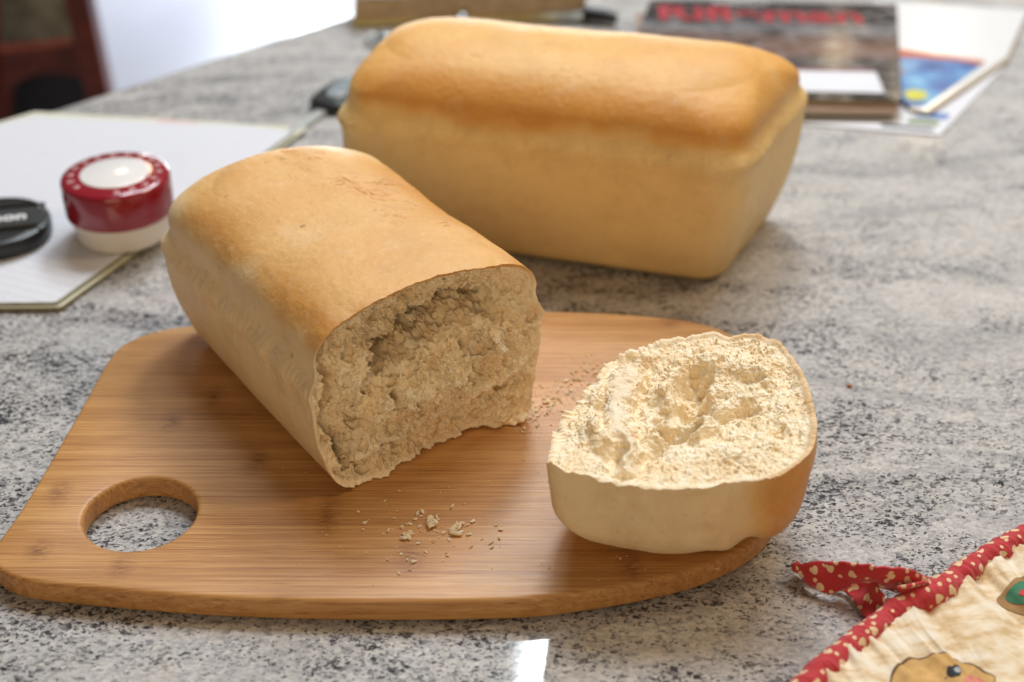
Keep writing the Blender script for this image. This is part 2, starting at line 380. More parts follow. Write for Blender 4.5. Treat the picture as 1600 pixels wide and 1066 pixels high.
# ------------------------------------------------------------------ cutting board
BZ = 0.0125; KB = 1.0137
def catmull(pts, n, closed=True):
    P = np.array(pts, float); m = len(P); out = []
    if not closed: P = np.vstack([2*P[0]-P[1], P, 2*P[-1]-P[-2]])
    rng = range(m) if closed else range(m-1)
    for i in rng:
        p0, p1, p2, p3 = (P[(i+k-1) % m] for k in range(4)) if closed else (P[i+k] for k in range(4))
        for t in np.arange(n)/n:
            out.append(.5*((2*p1)+(-p0+p2)*t+(2*p0-5*p1+4*p2-p3)*t*t+(-p0+3*p1-3*p2+p3)*t**3))
    if not closed: out.append(P[-2])
    return np.array(out)
bpts = [(-.0, .4285), (.028, .4325), (.055, .439), (.078, .4475), (.098, .460), (.1115, .4755), (.1165, .492), (.1185, .53), (.1195, .58), (.1185, .612),
        (.112, .628), (.097, .6375), (.075, .6435), (.045, .6475), (.0, .649), (-.06, .6475), (-.115, .6435), (-.160, .6365), (-.183, .630), (-.197, .619), (-.203, .603), (-.2065, .56),
        (-.211, .51), (-.2145, .480), (-.2175, .461), (-.2145, .4495), (-.200, .4405), (-.170, .4355), (-.12, .4300), (-.06, .4275)]
bo = catmull(bpts, 10)*KB
bo_c = np.array([-.161, .4825])*KB; hr = .0245
ctr = bo_c
# resample so each outline point faces a hole point
ang = np.arctan2(bo[:, 1]-ctr[1], bo[:, 0]-ctr[0])
hole = np.stack([ctr[0]+hr*np.cos(ang), ctr[1]+hr*np.sin(ang)], 1)
board = slab('cutting_board', bo, 0.0008, BZ, BAMBOO, bev=.0023, seg=4, hole=hole)
smooth_by_angle(board, 50)
tag(board, 'bamboo cutting board with rounded corners and a round hole near its left end', 'cutting board')

# ------------------------------------------------------------------ bread
class Loaf:
    def __init__(s, a0, b0, a1, b1, zr, H, r0=.016, lip=.0028, seed=1, cap=.034, pq=(2.3, 2.3), skew=0.0, bulge=.003):
        s.__dict__.update(locals())
    def sdf(s, P):
        x, y, z = P[:, 0], P[:, 1], P[:, 2]
        t = np.clip(z/s.zr, 0, 1); k = 1-(1-t)**1.15
        bul = s.bulge*np.sin(np.pi*t)
        a = s.a0+(s.a1-s.a0)*k+bul; b = s.b0+(s.b1-s.b0)*k+bul
        re = .007; q = np.clip(1-z/re, 0, 1); e = re*(1-np.sqrt(np.maximum(0, 1-q*q)))
        tt = np.clip((z-s.zr)/(s.H-s.zr), 0, .99999)
        S = (1-tt**s.pq[0])**(1/s.pq[1])
        up = sstep(-.002, .006, z-s.zr)
        wob = .0012*vnoise(np.stack([x, y, np.zeros_like(x)], 1), 60, s.seed)
        lip = s.lip*np.exp(-((z-s.zr-wob)/.0042)**2)-.0022*np.exp(-((z-s.zr-.010)/.006)**2)
        a = np.where(z > s.zr, s.a1-s.cap*(1-S), a)-e+lip; b = np.where(z > s.zr, s.b1*S, b)-e+lip
        r = np.minimum(s.r0+.006*t+(1-S)*s.b1*.8, np.minimum(a, b)*.98)
        qx = np.abs(x)-(a-r); qy = np.abs(y)-(b-r)
        d = np.hypot(np.maximum(qx, 0), np.maximum(qy, 0))+np.minimum(np.maximum(qx, qy), 0)-r
        d = np.maximum(d, -z); d = np.maximum(d, z-s.H*.9999)
        return d
    def cast(s, O, D, far=.16):
        lo = np.zeros(len(O)); hi = np.full(len(O), far)
        for _ in range(22):
            mid = (lo+hi)/2; ins = s.sdf(O+D*mid[:, None]) < 0
            lo = np.where(ins, mid, lo); hi = np.where(ins, hi, mid)
        return lo
ZC = .044
def loaf_surface(L, x_from, x_to_fn, N, M, MC, end=True, cap_start=False):
    """rings from the torn end (x given per angle) to the cap; returns vertex grid rows x N, in local space.
    the closed end points to -x (or both ends for a whole loaf)"""
    ph = np.linspace(0, 2*np.pi, N, endpoint=False); dy, dz = np.cos(ph), np.sin(ph)
    rows = []
    def caprows(sx, xc):
        rr = []
        for k in range(MC):
            psi = (k+1)/MC*math.pi/2
            D = np.stack([np.full(N, sx*math.sin(psi)), dy*math.cos(psi), dz*math.cos(psi)], 1)
            O = np.tile([xc, 0, ZC], (N, 1)); t = L.cast(O, D, .2); rr.append(O+D*t[:, None])
        return rr
    xa = x_from
    if cap_start:
        xb = x_to_fn
        rows += caprows(1, xb)[::-1]; xend = np.full(N, xb)
    else: xend = x_to_fn(ph)
    for t in np.linspace(1, 0, M):
        x = xa+(xend-xa)*t; O = np.stack([x, np.zeros(N), np.full(N, ZC)], 1); D = np.stack([np.zeros(N), dy, dz], 1)
        rr = L.cast(O, D); rows.append(O+D*rr[:, None])
    rows += caprows(-1, xa)
    return np.array(rows), ph
def crust_disp(L, V, amp=1.0, seed=3):
    "uneven crust: swells, pleats under the rim, small dimples"
    C = V.copy(); C[:, 0] = np.clip(C[:, 0], -L.a0+.035, L.a0-.035); C[:, 1] *= .2; C[:, 2] = ZC
    D = V-C; D /= np.linalg.norm(D, axis=1)[:, None]+1e-9
    n = fbm(V, 18, 2, seed)*.0015+fbm(V, 75, 2, seed+40)*.00030+fbm(V, 300, 2, seed+60)*.00012
    zr = V[:, 2]-L.zr
    pl = np.exp(-((zr+.001)/.009)**2)
    Q = V*np.array([1, 1, .25])
    n = n+pl*(fbm(Q, 300, 3, seed+80, ridged=True)*.0008+fbm(Q, 90, 2, seed+85)*.0014)
    n = n+fbm(V, 140, 3, seed+88, ridged=True)*.00012
    flat = sstep(.0, .012, V[:, 2])
    return V+D*(n*flat*amp)[:, None]
def gold_attr(L, V, seed, lo=.012, hi=.035, end_more=.25):
    zr = V[:, 2]-L.zr+fbm(V, 26, 3, seed)*.012
    g = sstep(lo, hi, zr)*.78
    side = sstep(.55, .95, np.abs(V[:, 1])/L.b1)*sstep(lo, hi, zr)
    g = g+.42*side-.10*sstep(L.H*.86, L.H, V[:, 2])
    ring = np.exp(-((V[:, 2]-L.zr+.0005)/.0035)**2)
    g = g+.20*ring*(.5+.5*fbm(V, 60, 2, seed+5))
    return np.clip(g+fbm(V, 14, 3, seed+9)*.18, 0, 1)
def crack_attr(L, V, spots):
    c = np.zeros(len(V))
    for (x, y, r) in spots: c = np.maximum(c, np.exp(-(((V[:, 0]-x)/r)**2+((V[:, 1]-y)/(r*.8))**2)))
    return c*sstep(L.zr+.02, L.zr+.035, V[:, 2])

def furrows(L, V, V0, clusters, seed, dots=(), depth=.0006, w=.00055):
    "short splits in the top skin; returns their mask and sinks the mesh there"
    rr = random.Random(seed); segs = []
    for (x, y, r, n, a) in clusters:
        for _ in range(n):
            cx, cy = x+rr.gauss(0, r), y+rr.gauss(0, r*.8); l = rr.uniform(.0010, .0042); b = a+rr.gauss(0, .28)
            mx, my = cx+rr.gauss(0, .0009), cy+rr.gauss(0, .0009)
            segs.append([(cx-l*math.cos(b), cy-l*math.sin(b)), (mx, my), (cx+l*math.cos(b), cy+l*math.sin(b))])
    m = np.where(V0[:, 2] > L.zr+.018)[0]; X, Y = V0[m, 0], V0[m, 1]; f = np.zeros(len(m))
    for sg in segs:
        k = (np.abs(X-sg[1][0]) < .009) & (np.abs(Y-sg[1][1]) < .009)
        if k.any(): f[k] = np.maximum(f[k], np.exp(-(polydist(X[k], Y[k], sg)/w)**2)*rr.uniform(.4, 1))
    for (x0, y0, x1, y1, n) in dots:
        for i in range(n):
            t = (i+rr.random()*.5)/n; dd_ = np.hypot(X-x0-(x1-x0)*t, Y-y0-(y1-y0)*t); f = np.maximum(f, np.exp(-(dd_/.0006)**2)*rr.uniform(.3, 1))
    full = np.zeros(len(V0)); full[m] = f; V[:, 2] -= full*depth
    return full
# --- whole loaf behind
LB = Loaf(.110, .047, .1225, .0610, .078, .1175, seed=11, cap=.038, lip=.0017, pq=(2.3, 2.3), r0=.013, bulge=.003)
rows, ph = loaf_surface(LB, -.065, .065, 640, 150, 110, cap_start=True)
nr = rows.shape[0]; V = crust_disp(LB, rows.reshape(-1, 3), .85, 31)
loafB = empty('bread_loaf', (.0325, .776, .0006), R(-16))
tag(loafB, 'whole unsliced loaf of golden white bread on the bare granite behind the cutting board', 'bread')
gB = gold_attr(LB, V, 5, .001, .024); cB = .3*crack_attr(LB, V, [(-.01, 0, .03), (.0, -.03, .02)])
fB = furrows(LB, V, rows.reshape(-1, 3), [(-.03, -.012, .016, 9, .25)], 8, depth=.0006, w=.0010)*.28
V[:, 0] += .20*V[:, 1]*sstep(-.02, .10, V[:, 0])
crB = mesh_obj('crust', V, grid_faces(nr, 640, True), CRUST_B, loafB, attrs={'gold': gB, 'crack': cB, 'furrow': fB})

# --- torn faces
def torn_face(B, ph, M, heightfn, seed, out, crustw=.0016, kr=1.0):
    """B: boundary ring (N,3); out: +1/-1 outward x of the face"""
    C = B.mean(0); a_ = np.linspace(-1, 1, M); A_, B_ = np.meshgrid(a_, a_, indexing='ij')
    rho = np.maximum(np.abs(A_), np.abs(B_)).ravel(); th = np.mod(np.arctan2(B_, A_).ravel(), 2*np.pi)
    ph2 = np.append(ph, 2*np.pi); B2 = np.vstack([B, B[:1]])
    Bi = np.stack([np.interp(th, ph2, B2[:, k]) for k in range(3)], 1)
    V = C+(Bi-C)*rho[:, None]; d = np.linalg.norm(Bi-C, axis=1)*(1-rho)
    k_ = np.exp(-(np.arange(-120, 121)/60.0)**2); k_ /= k_.sum()          # the ragged rim dies out a few mm inwards
    bs = np.convolve(np.concatenate([B[-120:, 0], B[:, 0], B[:120, 0]]), k_, 'valid')
    bsi = np.interp(th, ph2, np.append(bs, bs[0])); c0 = bs.mean()
    V[:, 0] = c0+(bsi-c0)*rho+(Bi[:, 0]-bsi)*np.exp(-(d/.0032))
    P = np.stack([np.zeros(len(V)), V[:, 1], V[:, 2]], 1)
    inner = sstep(.0004, .007, d); cw = crustw*(1+.5*fbm(P, 120, 2, seed+7))
    P2 = P.copy(); P2[:, 1] += inner*fbm(P, 75, 3, seed+1)*.0060; P2[:, 2] += inner*fbm(P, 75, 3, seed+2)*.0060
    h, dense, stretch = heightfn(P2[:, 1]*100, P2[:, 2]*100, P2)
    rough = (1-.78*dense)*kr
    # large torn forms: puffs with creases between them
    h = h+rough*(fbm(P2*np.array([1, 1, .55]), 60, 3, seed+33)*.0046-fbm(P2, 78, 2, seed+3, .5, ridged=True)*.0020)
    V[:, 0] += out*(h*inner-.0010*sstep(cw*.6, cw*1.6, d)*(1-inner*.2))
    # then the texture of the crumb, pushed along the surface's own normal
    G = V.reshape(M, M, 3)
    for it in range(2):
        n_ = np.cross(np.gradient(G, axis=0), np.gradient(G, axis=1)); n_ /= np.linalg.norm(n_, axis=2)[..., None]+1e-12
        # soften the normals so thin walls do not cross
        for _ in range(4):
            e = np.pad(n_, ((2, 2), (2, 2), (0, 0)), 'edge'); n_ = e[2:-2, 2:-2]+e[:-4, 2:-2]+e[4:, 2:-2]+e[2:-2, :-4]+e[2:-2, 4:]
            n_ /= np.linalg.norm(n_, axis=2)[..., None]+1e-12
        n_ = n_*np.sign(np.mean(n_[..., 0])*out)
        Q = G.reshape(-1, 3)
        if it == 0:
            st = fbm(stretch+Q*np.array([260, 0, 0]), 1.0, 3, seed+11, .6)
            t_ = fbm(Q, 170, 3, seed+50, .55)*.0012-fbm(Q, 210, 2, seed+52, ridged=True)*.0008+st*.0024
            w2 = worley(Q, 150, seed+8); t_ = t_-.0030*np.maximum(0, 1-w2/.42)**.6
        else:
            big_ = .5+.5*vnoise(Q, 120, seed+40)
            w1 = worley(Q, 340, seed+6); t_ = -.0019*np.maximum(0, 1-w1/.62)**.7*(.4+.6*big_)
            w3 = worley(Q, 760, seed+9); t_ = t_-.0009*np.maximum(0, 1-w3/.60)+fbm(Q, 520, 3, seed+4, .6)*.0007/kr
        G = G+n_*(t_*rough*inner).reshape(M, M, 1)
    V = G.reshape(-1, 3).copy()
    return V, d, dense, cw

# --- front loaf, torn open
LA = Loaf(.088, .0505, .101, .0595, .053, .091, seed=21, cap=.030, lip=.0018, pq=(3.1, 2.8), r0=.018)
NF = 1150
def jagA(ph):
    P = np.stack([np.cos(ph)*.06, np.sin(ph)*.06, np.zeros_like(ph)], 1)
    bot = sstep(.2, .8, -np.sin(ph))
    j = fbm(P, 30, 3, 71)*.0035+bot*fbm(P, 160, 4, 72)*.0050+fbm(P, 420, 3, 73)*.0006
    # ragged tongues at the two lower corners
    def bump(a, w_, h): return h*np.exp(-(((ph-a+np.pi) % (2*np.pi)-np.pi)/w_)**2)
    j = j+bump(R(226), .22, .007)+bump(R(318), .22, .007)-bump(R(272), .35, .001)+bump(R(90), .7, .002)
    return .070+j
rows, ph = loaf_surface(LA, -.035, jagA, NF, 180, 80)
nr = rows.shape[0]; Bring = rows[0].copy()
V = rows.reshape(-1, 3)
fade = np.ones(len(V))
Vd = crust_disp(LA, V, 1.0, 51)
fA = furrows(LA, Vd, V, [(-.025, .040, .007, 20, .96), (-.006, .024, .008, 24, .96), (-.030, .022, .010, 16, .96), (-.068, .014, .009, 14, 1.0)], 5, dots=[(.014, .020, .026, .043, 17)])
loafA = empty('torn_bread_loaf', (0, 0, BZ+.0006), 0)
tag(loafA, 'white bread loaf on the cutting board, its near end torn off showing ragged crumb', 'bread')
crA = mesh_obj('crust', Vd, grid_faces(nr, NF, True), CRUST_A, loafA, attrs={'gold': gold_attr(LA, V, 15), 'crack': crack_attr(LA, V, [(0.0, .018, .026), (-.02, .03, .02), (-.07, .0, .02), (.028, .036, .016)]), 'furrow': fA})
Bring = Vd.reshape(nr, NF, 3)[0]
def faceA(y, z, P):
    u = y+5.6; v = z*1.2
    h = np.zeros_like(u)
    # concave upper part, bulging lower part
    h -= 1.75*np.exp(-(((u-5.8)/4.2)**2+((v-8.1)/1.9)**2))
    h += 1.10*np.exp(-(((u-5.2)/2.9)**2+((v-4.5)/1.7)**2))
    h += 1.15*np.exp(-(((u-8.6)/1.15)**2+((v-6.3)/1.2)**2))
    h += .8*np.exp(-(((u-1.9)/.8)**2+((v-6.6)/1.6)**2))
    h += .55*np.exp(-(((u-4.0)/1.7)**2+((v-7.7)/.7)**2))
    h += .35*np.exp(-(((u-7.2)/.8)**2+((v-9.6)/.9)**2))
    c1 = [(2.9, 6.0), (3.6, 6.4), (4.9, 6.5), (5.6, 6.9), (6.6, 7.4), (7.6, 8.1), (8.6, 8.2), (9.5, 7.4)]
    h *= 1.2; d = polydist(u, v, c1); h -= 2.9*np.exp(-(d/.38)**1.4)
    for (a, b, r, k) in ((2.3, 5.2, .32, 1.8), (3.5, 4.7, .3, 1.5), (1.5, 3.9, .28, 1.3), (.9, 2.1, .3, 1.4), (6.1, 6.6, .3, 1.6), (7.6, 5.9, .2, 1.0), (2.0, 7.6, .3, 1.0), (5.6, 9.0, .3, .9), (6.6, 4.0, .25, .3), (4.7, 3.0, .4, .3)):
        h -= k*np.exp(-(((u-a)/r)**2+((v-b)/(r*1.3))**2))
    d = polydist(u, v, [(.55, 9.0), (.5, 6), (.75, 3.2), (1.0, 1.8)]); h -= .6*np.exp(-(d/.28)**2)
    d = polydist(u, v, [(1.0, 9.2), (3.0, 10.2), (5, 10.5)]); h -= .35*np.exp(-(d/.3)**2)
    # smooth seam sweeping across the bottom, and the layer below it
    sv = 1.2+.12*u+.02*u*u*.35
    h += .35*np.exp(-((v-sv-.55)/.45)**2)-.75*np.exp(-((v-sv+.05)/.26)**2)-.1*sstep(.0, .5, sv-v)
    dense = .85*np.exp(-((v-sv-.45)/.38)**2)*sstep(.5, 2, u)+.5*np.exp(-((v-9.4)/.5)**2)*np.exp(-((u-4)/2)**2)
    st = np.stack([P[:, 0], P[:, 1]*420+P[:, 2]*60, P[:, 2]*110], 1)
    return h*.01, np.clip(dense, 0, 1), st
V, d, dense, cw = torn_face(Bring, ph, 520, faceA, 100, 1, kr=.98)
edge = (1-sstep(.6, 1.5, d/cw))*sstep(.062, .085, V[:, 2])
mesh_obj('crumb', V, grid_faces(520, 520), CRUMB, loafA, attrs={'edge': edge, 'dense': dense})
def tufts(V, d, dense, cw, count, seed, out, parent):
    "small torn flakes standing up all over a broken crumb surface"
    rg = np.random.default_rng(seed)
    idx = rg.integers(0, len(V), count*2)
    keep = (d[idx] > cw[idx]*1.3) & (rg.random(count*2) > dense[idx]*1.1)
    cl = fbm(V[idx], 170, 2, seed+3)                    # in clumps
    keep &= rg.random(count*2) < .55+.9*cl
    idx = idx[keep][:count]; n = len(idx)
    t = (1+5**.5)/2
    ico = np.array([(-1, t, 0), (1, t, 0), (-1, -t, 0), (1, -t, 0), (0, -1, t), (0, 1, t), (0, -1, -t), (0, 1, -t), (t, 0, -1), (t, 0, 1), (-t, 0, -1), (-t, 0, 1)])/1.9
    fc = np.array([(0, 11, 5), (0, 5, 1), (0, 1, 7), (0, 7, 10), (0, 10, 11), (1, 5, 9), (5, 11, 4), (11, 10, 2), (10, 7, 6), (7, 1, 8), (3, 9, 4), (3, 4, 2), (3, 2, 6), (3, 6, 8), (3, 8, 9), (4, 9, 5), (2, 4, 11), (6, 2, 10), (8, 6, 7), (9, 8, 1)])
    sz = np.exp(rg.normal(math.log(.00036), .45, n))
    A = ico[None]*(1+rg.uniform(-.45, .45, (n, 12, 1)))*np.stack([rg.uniform(.8, 2.2, n), rg.uniform(.4, 1.0, n), rg.uniform(.15, .5, n)], -1)[:, None]
    q = rg.normal(size=(n, 4)); q /= np.linalg.norm(q, axis=1)[:, None]; w_, x_, y_, z_ = q.T
    Rm = np.stack([1-2*(y_*y_+z_*z_), 2*(x_*y_-z_*w_), 2*(x_*z_+y_*w_), 2*(x_*y_+z_*w_), 1-2*(x_*x_+z_*z_), 2*(y_*z_-x_*w_), 2*(x_*z_-y_*w_), 2*(y_*z_+x_*w_), 1-2*(x_*x_+y_*y_)], -1).reshape(n, 3, 3)
    A = np.einsum('nij,nkj->nki', Rm, A)*sz[:, None, None]
    c_ = V[idx]+np.stack([out*sz*.25, rg.normal(0, .0002, n), rg.normal(0, .0002, n)], -1)
    A = (A+c_[:, None]).reshape(-1, 3); F = (fc[None]+np.arange(n)[:, None, None]*12).reshape(-1, 3)
    return tag(mesh_obj('torn_flakes', A, F, FLAKE, parent, smooth=False), kind='stuff')
tufts(V, d, dense, cw, 4500, 5, 1, loafA)
# ------------------------------------------------------------------ placed: torn loaf axis
loafA.rotation_euler = (0, 0, R(-55.5)); loafA.location = (-.0365*KB-math.sin(R(34.5))*.070, .5285*KB+math.cos(R(34.5))*.070, BZ+.0006)

# --- the torn-off end
LS = Loaf(.100, .0450, .109, .0530, .056, .0985, seed=33, cap=.042, lip=.0010, pq=(3.3, 2.9), r0=.018, bulge=.003)
def jagS(ph):
    P = np.stack([np.cos(ph)*.06, np.sin(ph)*.06, np.ones_like(ph)], 1)
    lf = sstep(.1, .8, -np.sin(ph))
    tip = np.exp(-(((ph-R(-38)+np.pi) % (2*np.pi)-np.pi)/.35)**2)
    return .0660-.011*tip+fbm(P, 30, 3, 171)*.003+fbm(P, 150, 4, 172)*(.0018+.0045*lf)+fbm(P, 420, 3, 173)*.0008
# built with the closed end towards -x, then turned; mirrored height kept
rows, ph = loaf_surface(LS, -.078, lambda p: -jagS(p)+.004, NF, 60, 90)
nr = rows.shape[0]; V = rows.reshape(-1, 3); Vd = crust_disp(LS, V, 1.0, 151)
Vd[:, 2] += (-.34*Vd[:, 1]-.0075*np.exp(-((Vd[:, 1]-.006)/.026)**2))*np.clip(1-Vd[:, 2]/.10, 0, 1)*sstep(-.11, -.075, Vd[:, 0])
end = empty('torn_bread_end', (0, 0, 0)); tag(end, 'torn-off end of the bread lying crumb side up on the right of the board', 'bread')
crS = mesh_obj('crust', Vd, grid_faces(nr, NF, True), CRUST_A, end, attrs={'gold': gold_attr(LS, V, 25, .0, .028)*1.1, 'crack': np.zeros(len(V))})
Bring = Vd.reshape(nr, NF, 3)[0]
def faceS(y, z, P):
    y = -y
    # y: + is away from the viewer, z: 0 = bottom of loaf (left) .. 11 dome (right)
    h = np.zeros_like(y)
    h -= .55*np.exp(-(((z-6.5)/3.2)**2+((y)/3.4)**2))
    c = polydist(z, y, [(5.2, 2.9), (4.9, 2.0), (5.1, .9), (4.6, .1)]); h -= 1.25*np.exp(-(c/.55)**1.8)
    c = polydist(z, y, [(3.6, -1.0), (4.6, -1.2), (2.9, -2.6)]); h -= 1.2*np.exp(-(c/.33)**1.7)
    c = polydist(z, y, [(4.0, 1.5), (4.1, .2), (5.2, -.9), (4.9, -1.6)]); h += .65*np.exp(-(c/.42)**2)
    c = polydist(z, y, [(6, 3.6), (7, 3.1), (8.3, 2.6)]); h += .35*np.exp(-(c/.5)**2)
    c = polydist(z, y, [(5.8, .2), (7, .7), (8.0, 1.4)]); h += .35*np.exp(-(c/.35)**2)-.3*np.exp(-(polydist(z, y, [(5.6, -.5), (7.2, -.2)])/.35)**2)
    h += .8*np.exp(-(((z-.7)/.7)**2+((y+1.6)/1.0)**2))+.45*np.exp(-(((z-1.0)/.6)**2+((y-2.6)/1.6)**2))
    h -= .8*np.exp(-(((z-1.25)/.33)**2+((y+2.9)/.75)**2))
    h += .25*np.exp(-(((z-6.5)/2.5)**2+((y+3.2)/1.1)**2))
    h -= .35*np.exp(-(((z-8.2)/.5)**2+((y+2.2)/.5)**2))
    h = h*1.05
    sm = polydist(z, y, [(1.6, -3.6), (1.75, -1.5), (1.9, 1), (2.2, 3.6)])
    h += .30*np.exp(-(sm/.45)**2)-.30*np.exp(-((sm-.75)/.25)**2)
    dense = .92*np.exp(-(sm/.34)**2)
    st = np.stack([P[:, 0], P[:, 1]*150, P[:, 2]*330+P[:, 1]*80], 1)
    return h*.01, np.clip(dense, 0, 1), st
V, d, dense, cw = torn_face(Bring, ph, 520, faceS, 300, 1, crustw=.0022, kr=.34)
edge = (1-sstep(.5, 1.6, d/cw))*sstep(.055, .080, V[:, 2])*.55
mesh_obj('crumb', V, grid_faces(520, 520), CRUMB, end, attrs={'edge': edge, 'dense': dense})
tufts(V, d, dense, cw, 1800, 6, 1, end)
# local -x (closed end) -> down, local z -> world right, local y -> world back...mirrored y keeps it right-handed
def place_end(yaw=-6, pitch=5, roll=0, loc=(.02, .506, .07)):
    # columns: local x -> up, local y -> -Y (towards viewer), local z -> +X
    M = Matrix(((0, 0, 1), (0, -1, 0), (1, 0, 0)))
    Rz = Matrix.Rotation(R(yaw), 3, 'Z'); Ry = Matrix.Rotation(R(pitch), 3, 'Y'); Rx = Matrix.Rotation(R(roll), 3, 'X')
    A = Rz @ Ry @ Rx @ M
    end.matrix_world = Matrix.Translation(loc) @ A.to_4x4()
    pts = np.array([A @ Vector(p) for p in Vd[::37]]); low = pts[:, 2].min()
    end.location = (loc[0], loc[1], BZ-low+.0002)
place_end(yaw=0, pitch=-7, loc=(.0215*KB, .4945*KB, .07))
print('end piece z', end.location)

# ------------------------------------------------------------------ crumbs
def chunk(rng, size, flat=.55, n1=9, n2=7):
    "one irregular torn crumb"
    V = []; sd = rng.randrange(9999)
    for i in range(n2):
        th = math.pi*(i+.5)/n2
        for j in range(n1):
            p = 2*math.pi*j/n1; V.append((math.sin(th)*math.cos(p), math.sin(th)*math.sin(p), math.cos(th)))
    V = np.array(V); k = 1+.8*fbm(V+sd*.37, 1.5, 3, 5)+.5*fbm(V+sd, 4, 2, 8)
    ax = np.array([1.25, rng.uniform(.3, .8), flat*.8]); V = V*k[:, None]*ax*size
    a = rng.uniform(0, 6.28); c, s_ = math.cos(a), math.sin(a)
    V = np.stack([V[:, 0]*c-V[:, 1]*s_, V[:, 0]*s_+V[:, 1]*c, V[:, 2]-V[:, 2].min()], 1)
    F = [tuple(r) for r in grid_faces(n2, n1, True)]; F.append(tuple(range(n1))); F.append(tuple((n2-1)*n1+j for j in range(n1))[::-1])
    return V, F
CR = FLAKE
CRD = plain('orange_crumb', (.62, .25, .05), .8, .1, 500)
rng = random.Random(4)
big = [((636, 838), .0030, 'rounded bread crumb, the left one of the three largest on the board front'),
       ((676, 817), .0036, 'flaky bread crumb, the middle one of the three largest on the board front'),
       ((713, 829), .0033, 'upright curled bread crumb, the right one of the three largest on the board front')]
for (px, py), sz, lab in big:
    VV = []; FF = []; o = 0
    for k in range(7):
        v_, f_ = chunk(rng, sz*rng.uniform(.35, .62)); v_ = v_+np.array([rng.uniform(-1, 1)*sz*.55, (k-3)/3*sz*1.0 if px > 700 else rng.uniform(-1, 1)*sz*.8, rng.uniform(0, .2)*sz])
        VV.append(v_); FF += [tuple(i+o for i in f) for f in f_]; o += len(v_)
    ob = mesh_obj('bread_crumb', np.vstack(VV), FF, CR, smooth=False); ob.location = at(px, py, BZ)
    tag(ob, lab, 'crumb', 'large crumbs on the cutting board')
ob = mesh_obj('bread_crumb', *chunk(rng, .0014), CRD); ob.location = at(1327, 605, 0)
tag(ob, 'tiny orange crumb alone on the granite, right of the torn-off bread end', 'crumb')
VV = []; FF = []; o = 0
def add_crumb(x, y, z, sz):
    global o
    v_, f_ = chunk(rng, sz, n1=6, n2=4); VV.append(v_+np.array([x, y, z])); FF.extend(tuple(i+o for i in f) for f in f_); o += len(v_)
for k in range(95):
    p = at(rng.gauss(662, 52), rng.gauss(840, 26), BZ); add_crumb(p[0], p[1], BZ, abs(rng.gauss(0, .00042))+.0003)
for k in range(230):
    t = rng.random(); px = 815+t*115+rng.gauss(0, 14); py = 664-t*90+rng.gauss(0, 12)
    p = at(px, py, BZ); add_crumb(p[0], p[1], BZ, abs(rng.gauss(0, .00042))+.00028)
for k in range(70):
    p = at(rng.uniform(440, 1150), rng.uniform(700, 915), BZ)
    add_crumb(p[0], p[1], BZ, abs(rng.gauss(0, .00025))+.0002)
tag(mesh_obj('bread_crumbs', np.vstack(VV), FF, CR, smooth=False), 'small pale crumbs scattered over the board between the loaf and the torn end', 'crumbs', kind='stuff')

# ------------------------------------------------------------------ papers, magazines
def sheet(name, pts, z0, th, mat, parent=None, bev=None):
    P = np.array(pts, float)
    if np.sum(P[:, 0]*np.roll(P[:, 1], -1)-np.roll(P[:, 0], -1)*P[:, 1]) < 0: P = P[::-1]
    Q = []                                           # tiny rounded corners keep the outline from shearing
    n = len(P)
    for i in range(n):
        a, b, c = P[i-1], P[i], P[(i+1) % n]
        for t in (0, .5, 1):
            d1 = (a-b)/np.linalg.norm(a-b)*.002; d2 = (c-b)/np.linalg.norm(c-b)*.002
            Q.append(b+d1*(1-t)**2+d2*t**2)
    o_ = slab(name, Q, z0, z0+th, mat, parent, bev=min(th*.3, .0006) if bev is None else bev, seg=1)
    return o_
PAPER = plain('white_paper', (.68, .68, .72), .55, .02, 20)
PAPER2 = plain('cream_paper', (.66, .64, .50), .6, .05, 30)
EDGE = plain('page_edges', (.55, .47, .36), .8, .2, 900)
EDGE2 = plain('olive_edges', (.26, .25, .15), .8, .2, 400)
DARK = plain('dark_cover', (.045, .042, .045), .30, .3, 30)
def ruled():
    m = NT('ruled_paper'); v = m.coord(); y = m.n('ShaderNodeSeparateXYZ', {0: m.mapping(v, rot=(0, 0, R(24)))}).outputs[1]
    f = m.math('ABSOLUTE', m.math('SUBTRACT', m.math('FRACT', m.math('MULTIPLY', y, 143.0)), .5))
    ln = m.math('SUBTRACT', 1.0, m.math('MULTIPLY', f, 11.0), clamp=True)
    wr = m.math('MULTIPLY', m.math('SUBTRACT', m.noise(m.mapping(v, rot=(0, 0, R(24)), sc=(1.6, 1, 1)), 230, 3, .6), .57), 6, clamp=True)
    c = m.mix(m.math('MULTIPLY', ln, .6), (.66, .66, .70), (.40, .47, .60))
    c = m.mix(m.math('MULTIPLY', wr, .25), c, (.30, .32, .42))
    m.set(Base_Color=c, Roughness=.6); return m.m
pad = empty('note_pad', (-.27, .80, 0))
tag(pad, 'white note pad on a pale green magazine under the red-lidded jar', 'note pad')
def rel(o_, par):
    o_.parent = par; o_.matrix_parent_inverse = Matrix.Translation(par.location).inverted(); return o_
rel(sheet('page', [(-.252, .678), (-.149, .900), (-.178, .909), (-.332, .926), (-.366, .905), (-.44, .83), (-.44, .674)], .0046, .0008, ruled()), pad)
rel(sheet('backing', [(-.2505, .677), (-.1475, .9005), (-.178, .9105), (-.333, .928), (-.366, .907), (-.445, .828), (-.445, .673)], .0036, .0010, EDGE2), pad)
mg = empty('closed_magazine', (-.27, .80, 0))
tag(mg, 'pale green magazine lying under the white note pad, its edge showing behind', 'magazine')
rel(sheet('pages', [(-.249, .676), (-.142, .909), (-.336, .936), (-.366, .910), (-.45, .826), (-.45, .672)], .0006, .0020, EDGE2), mg)
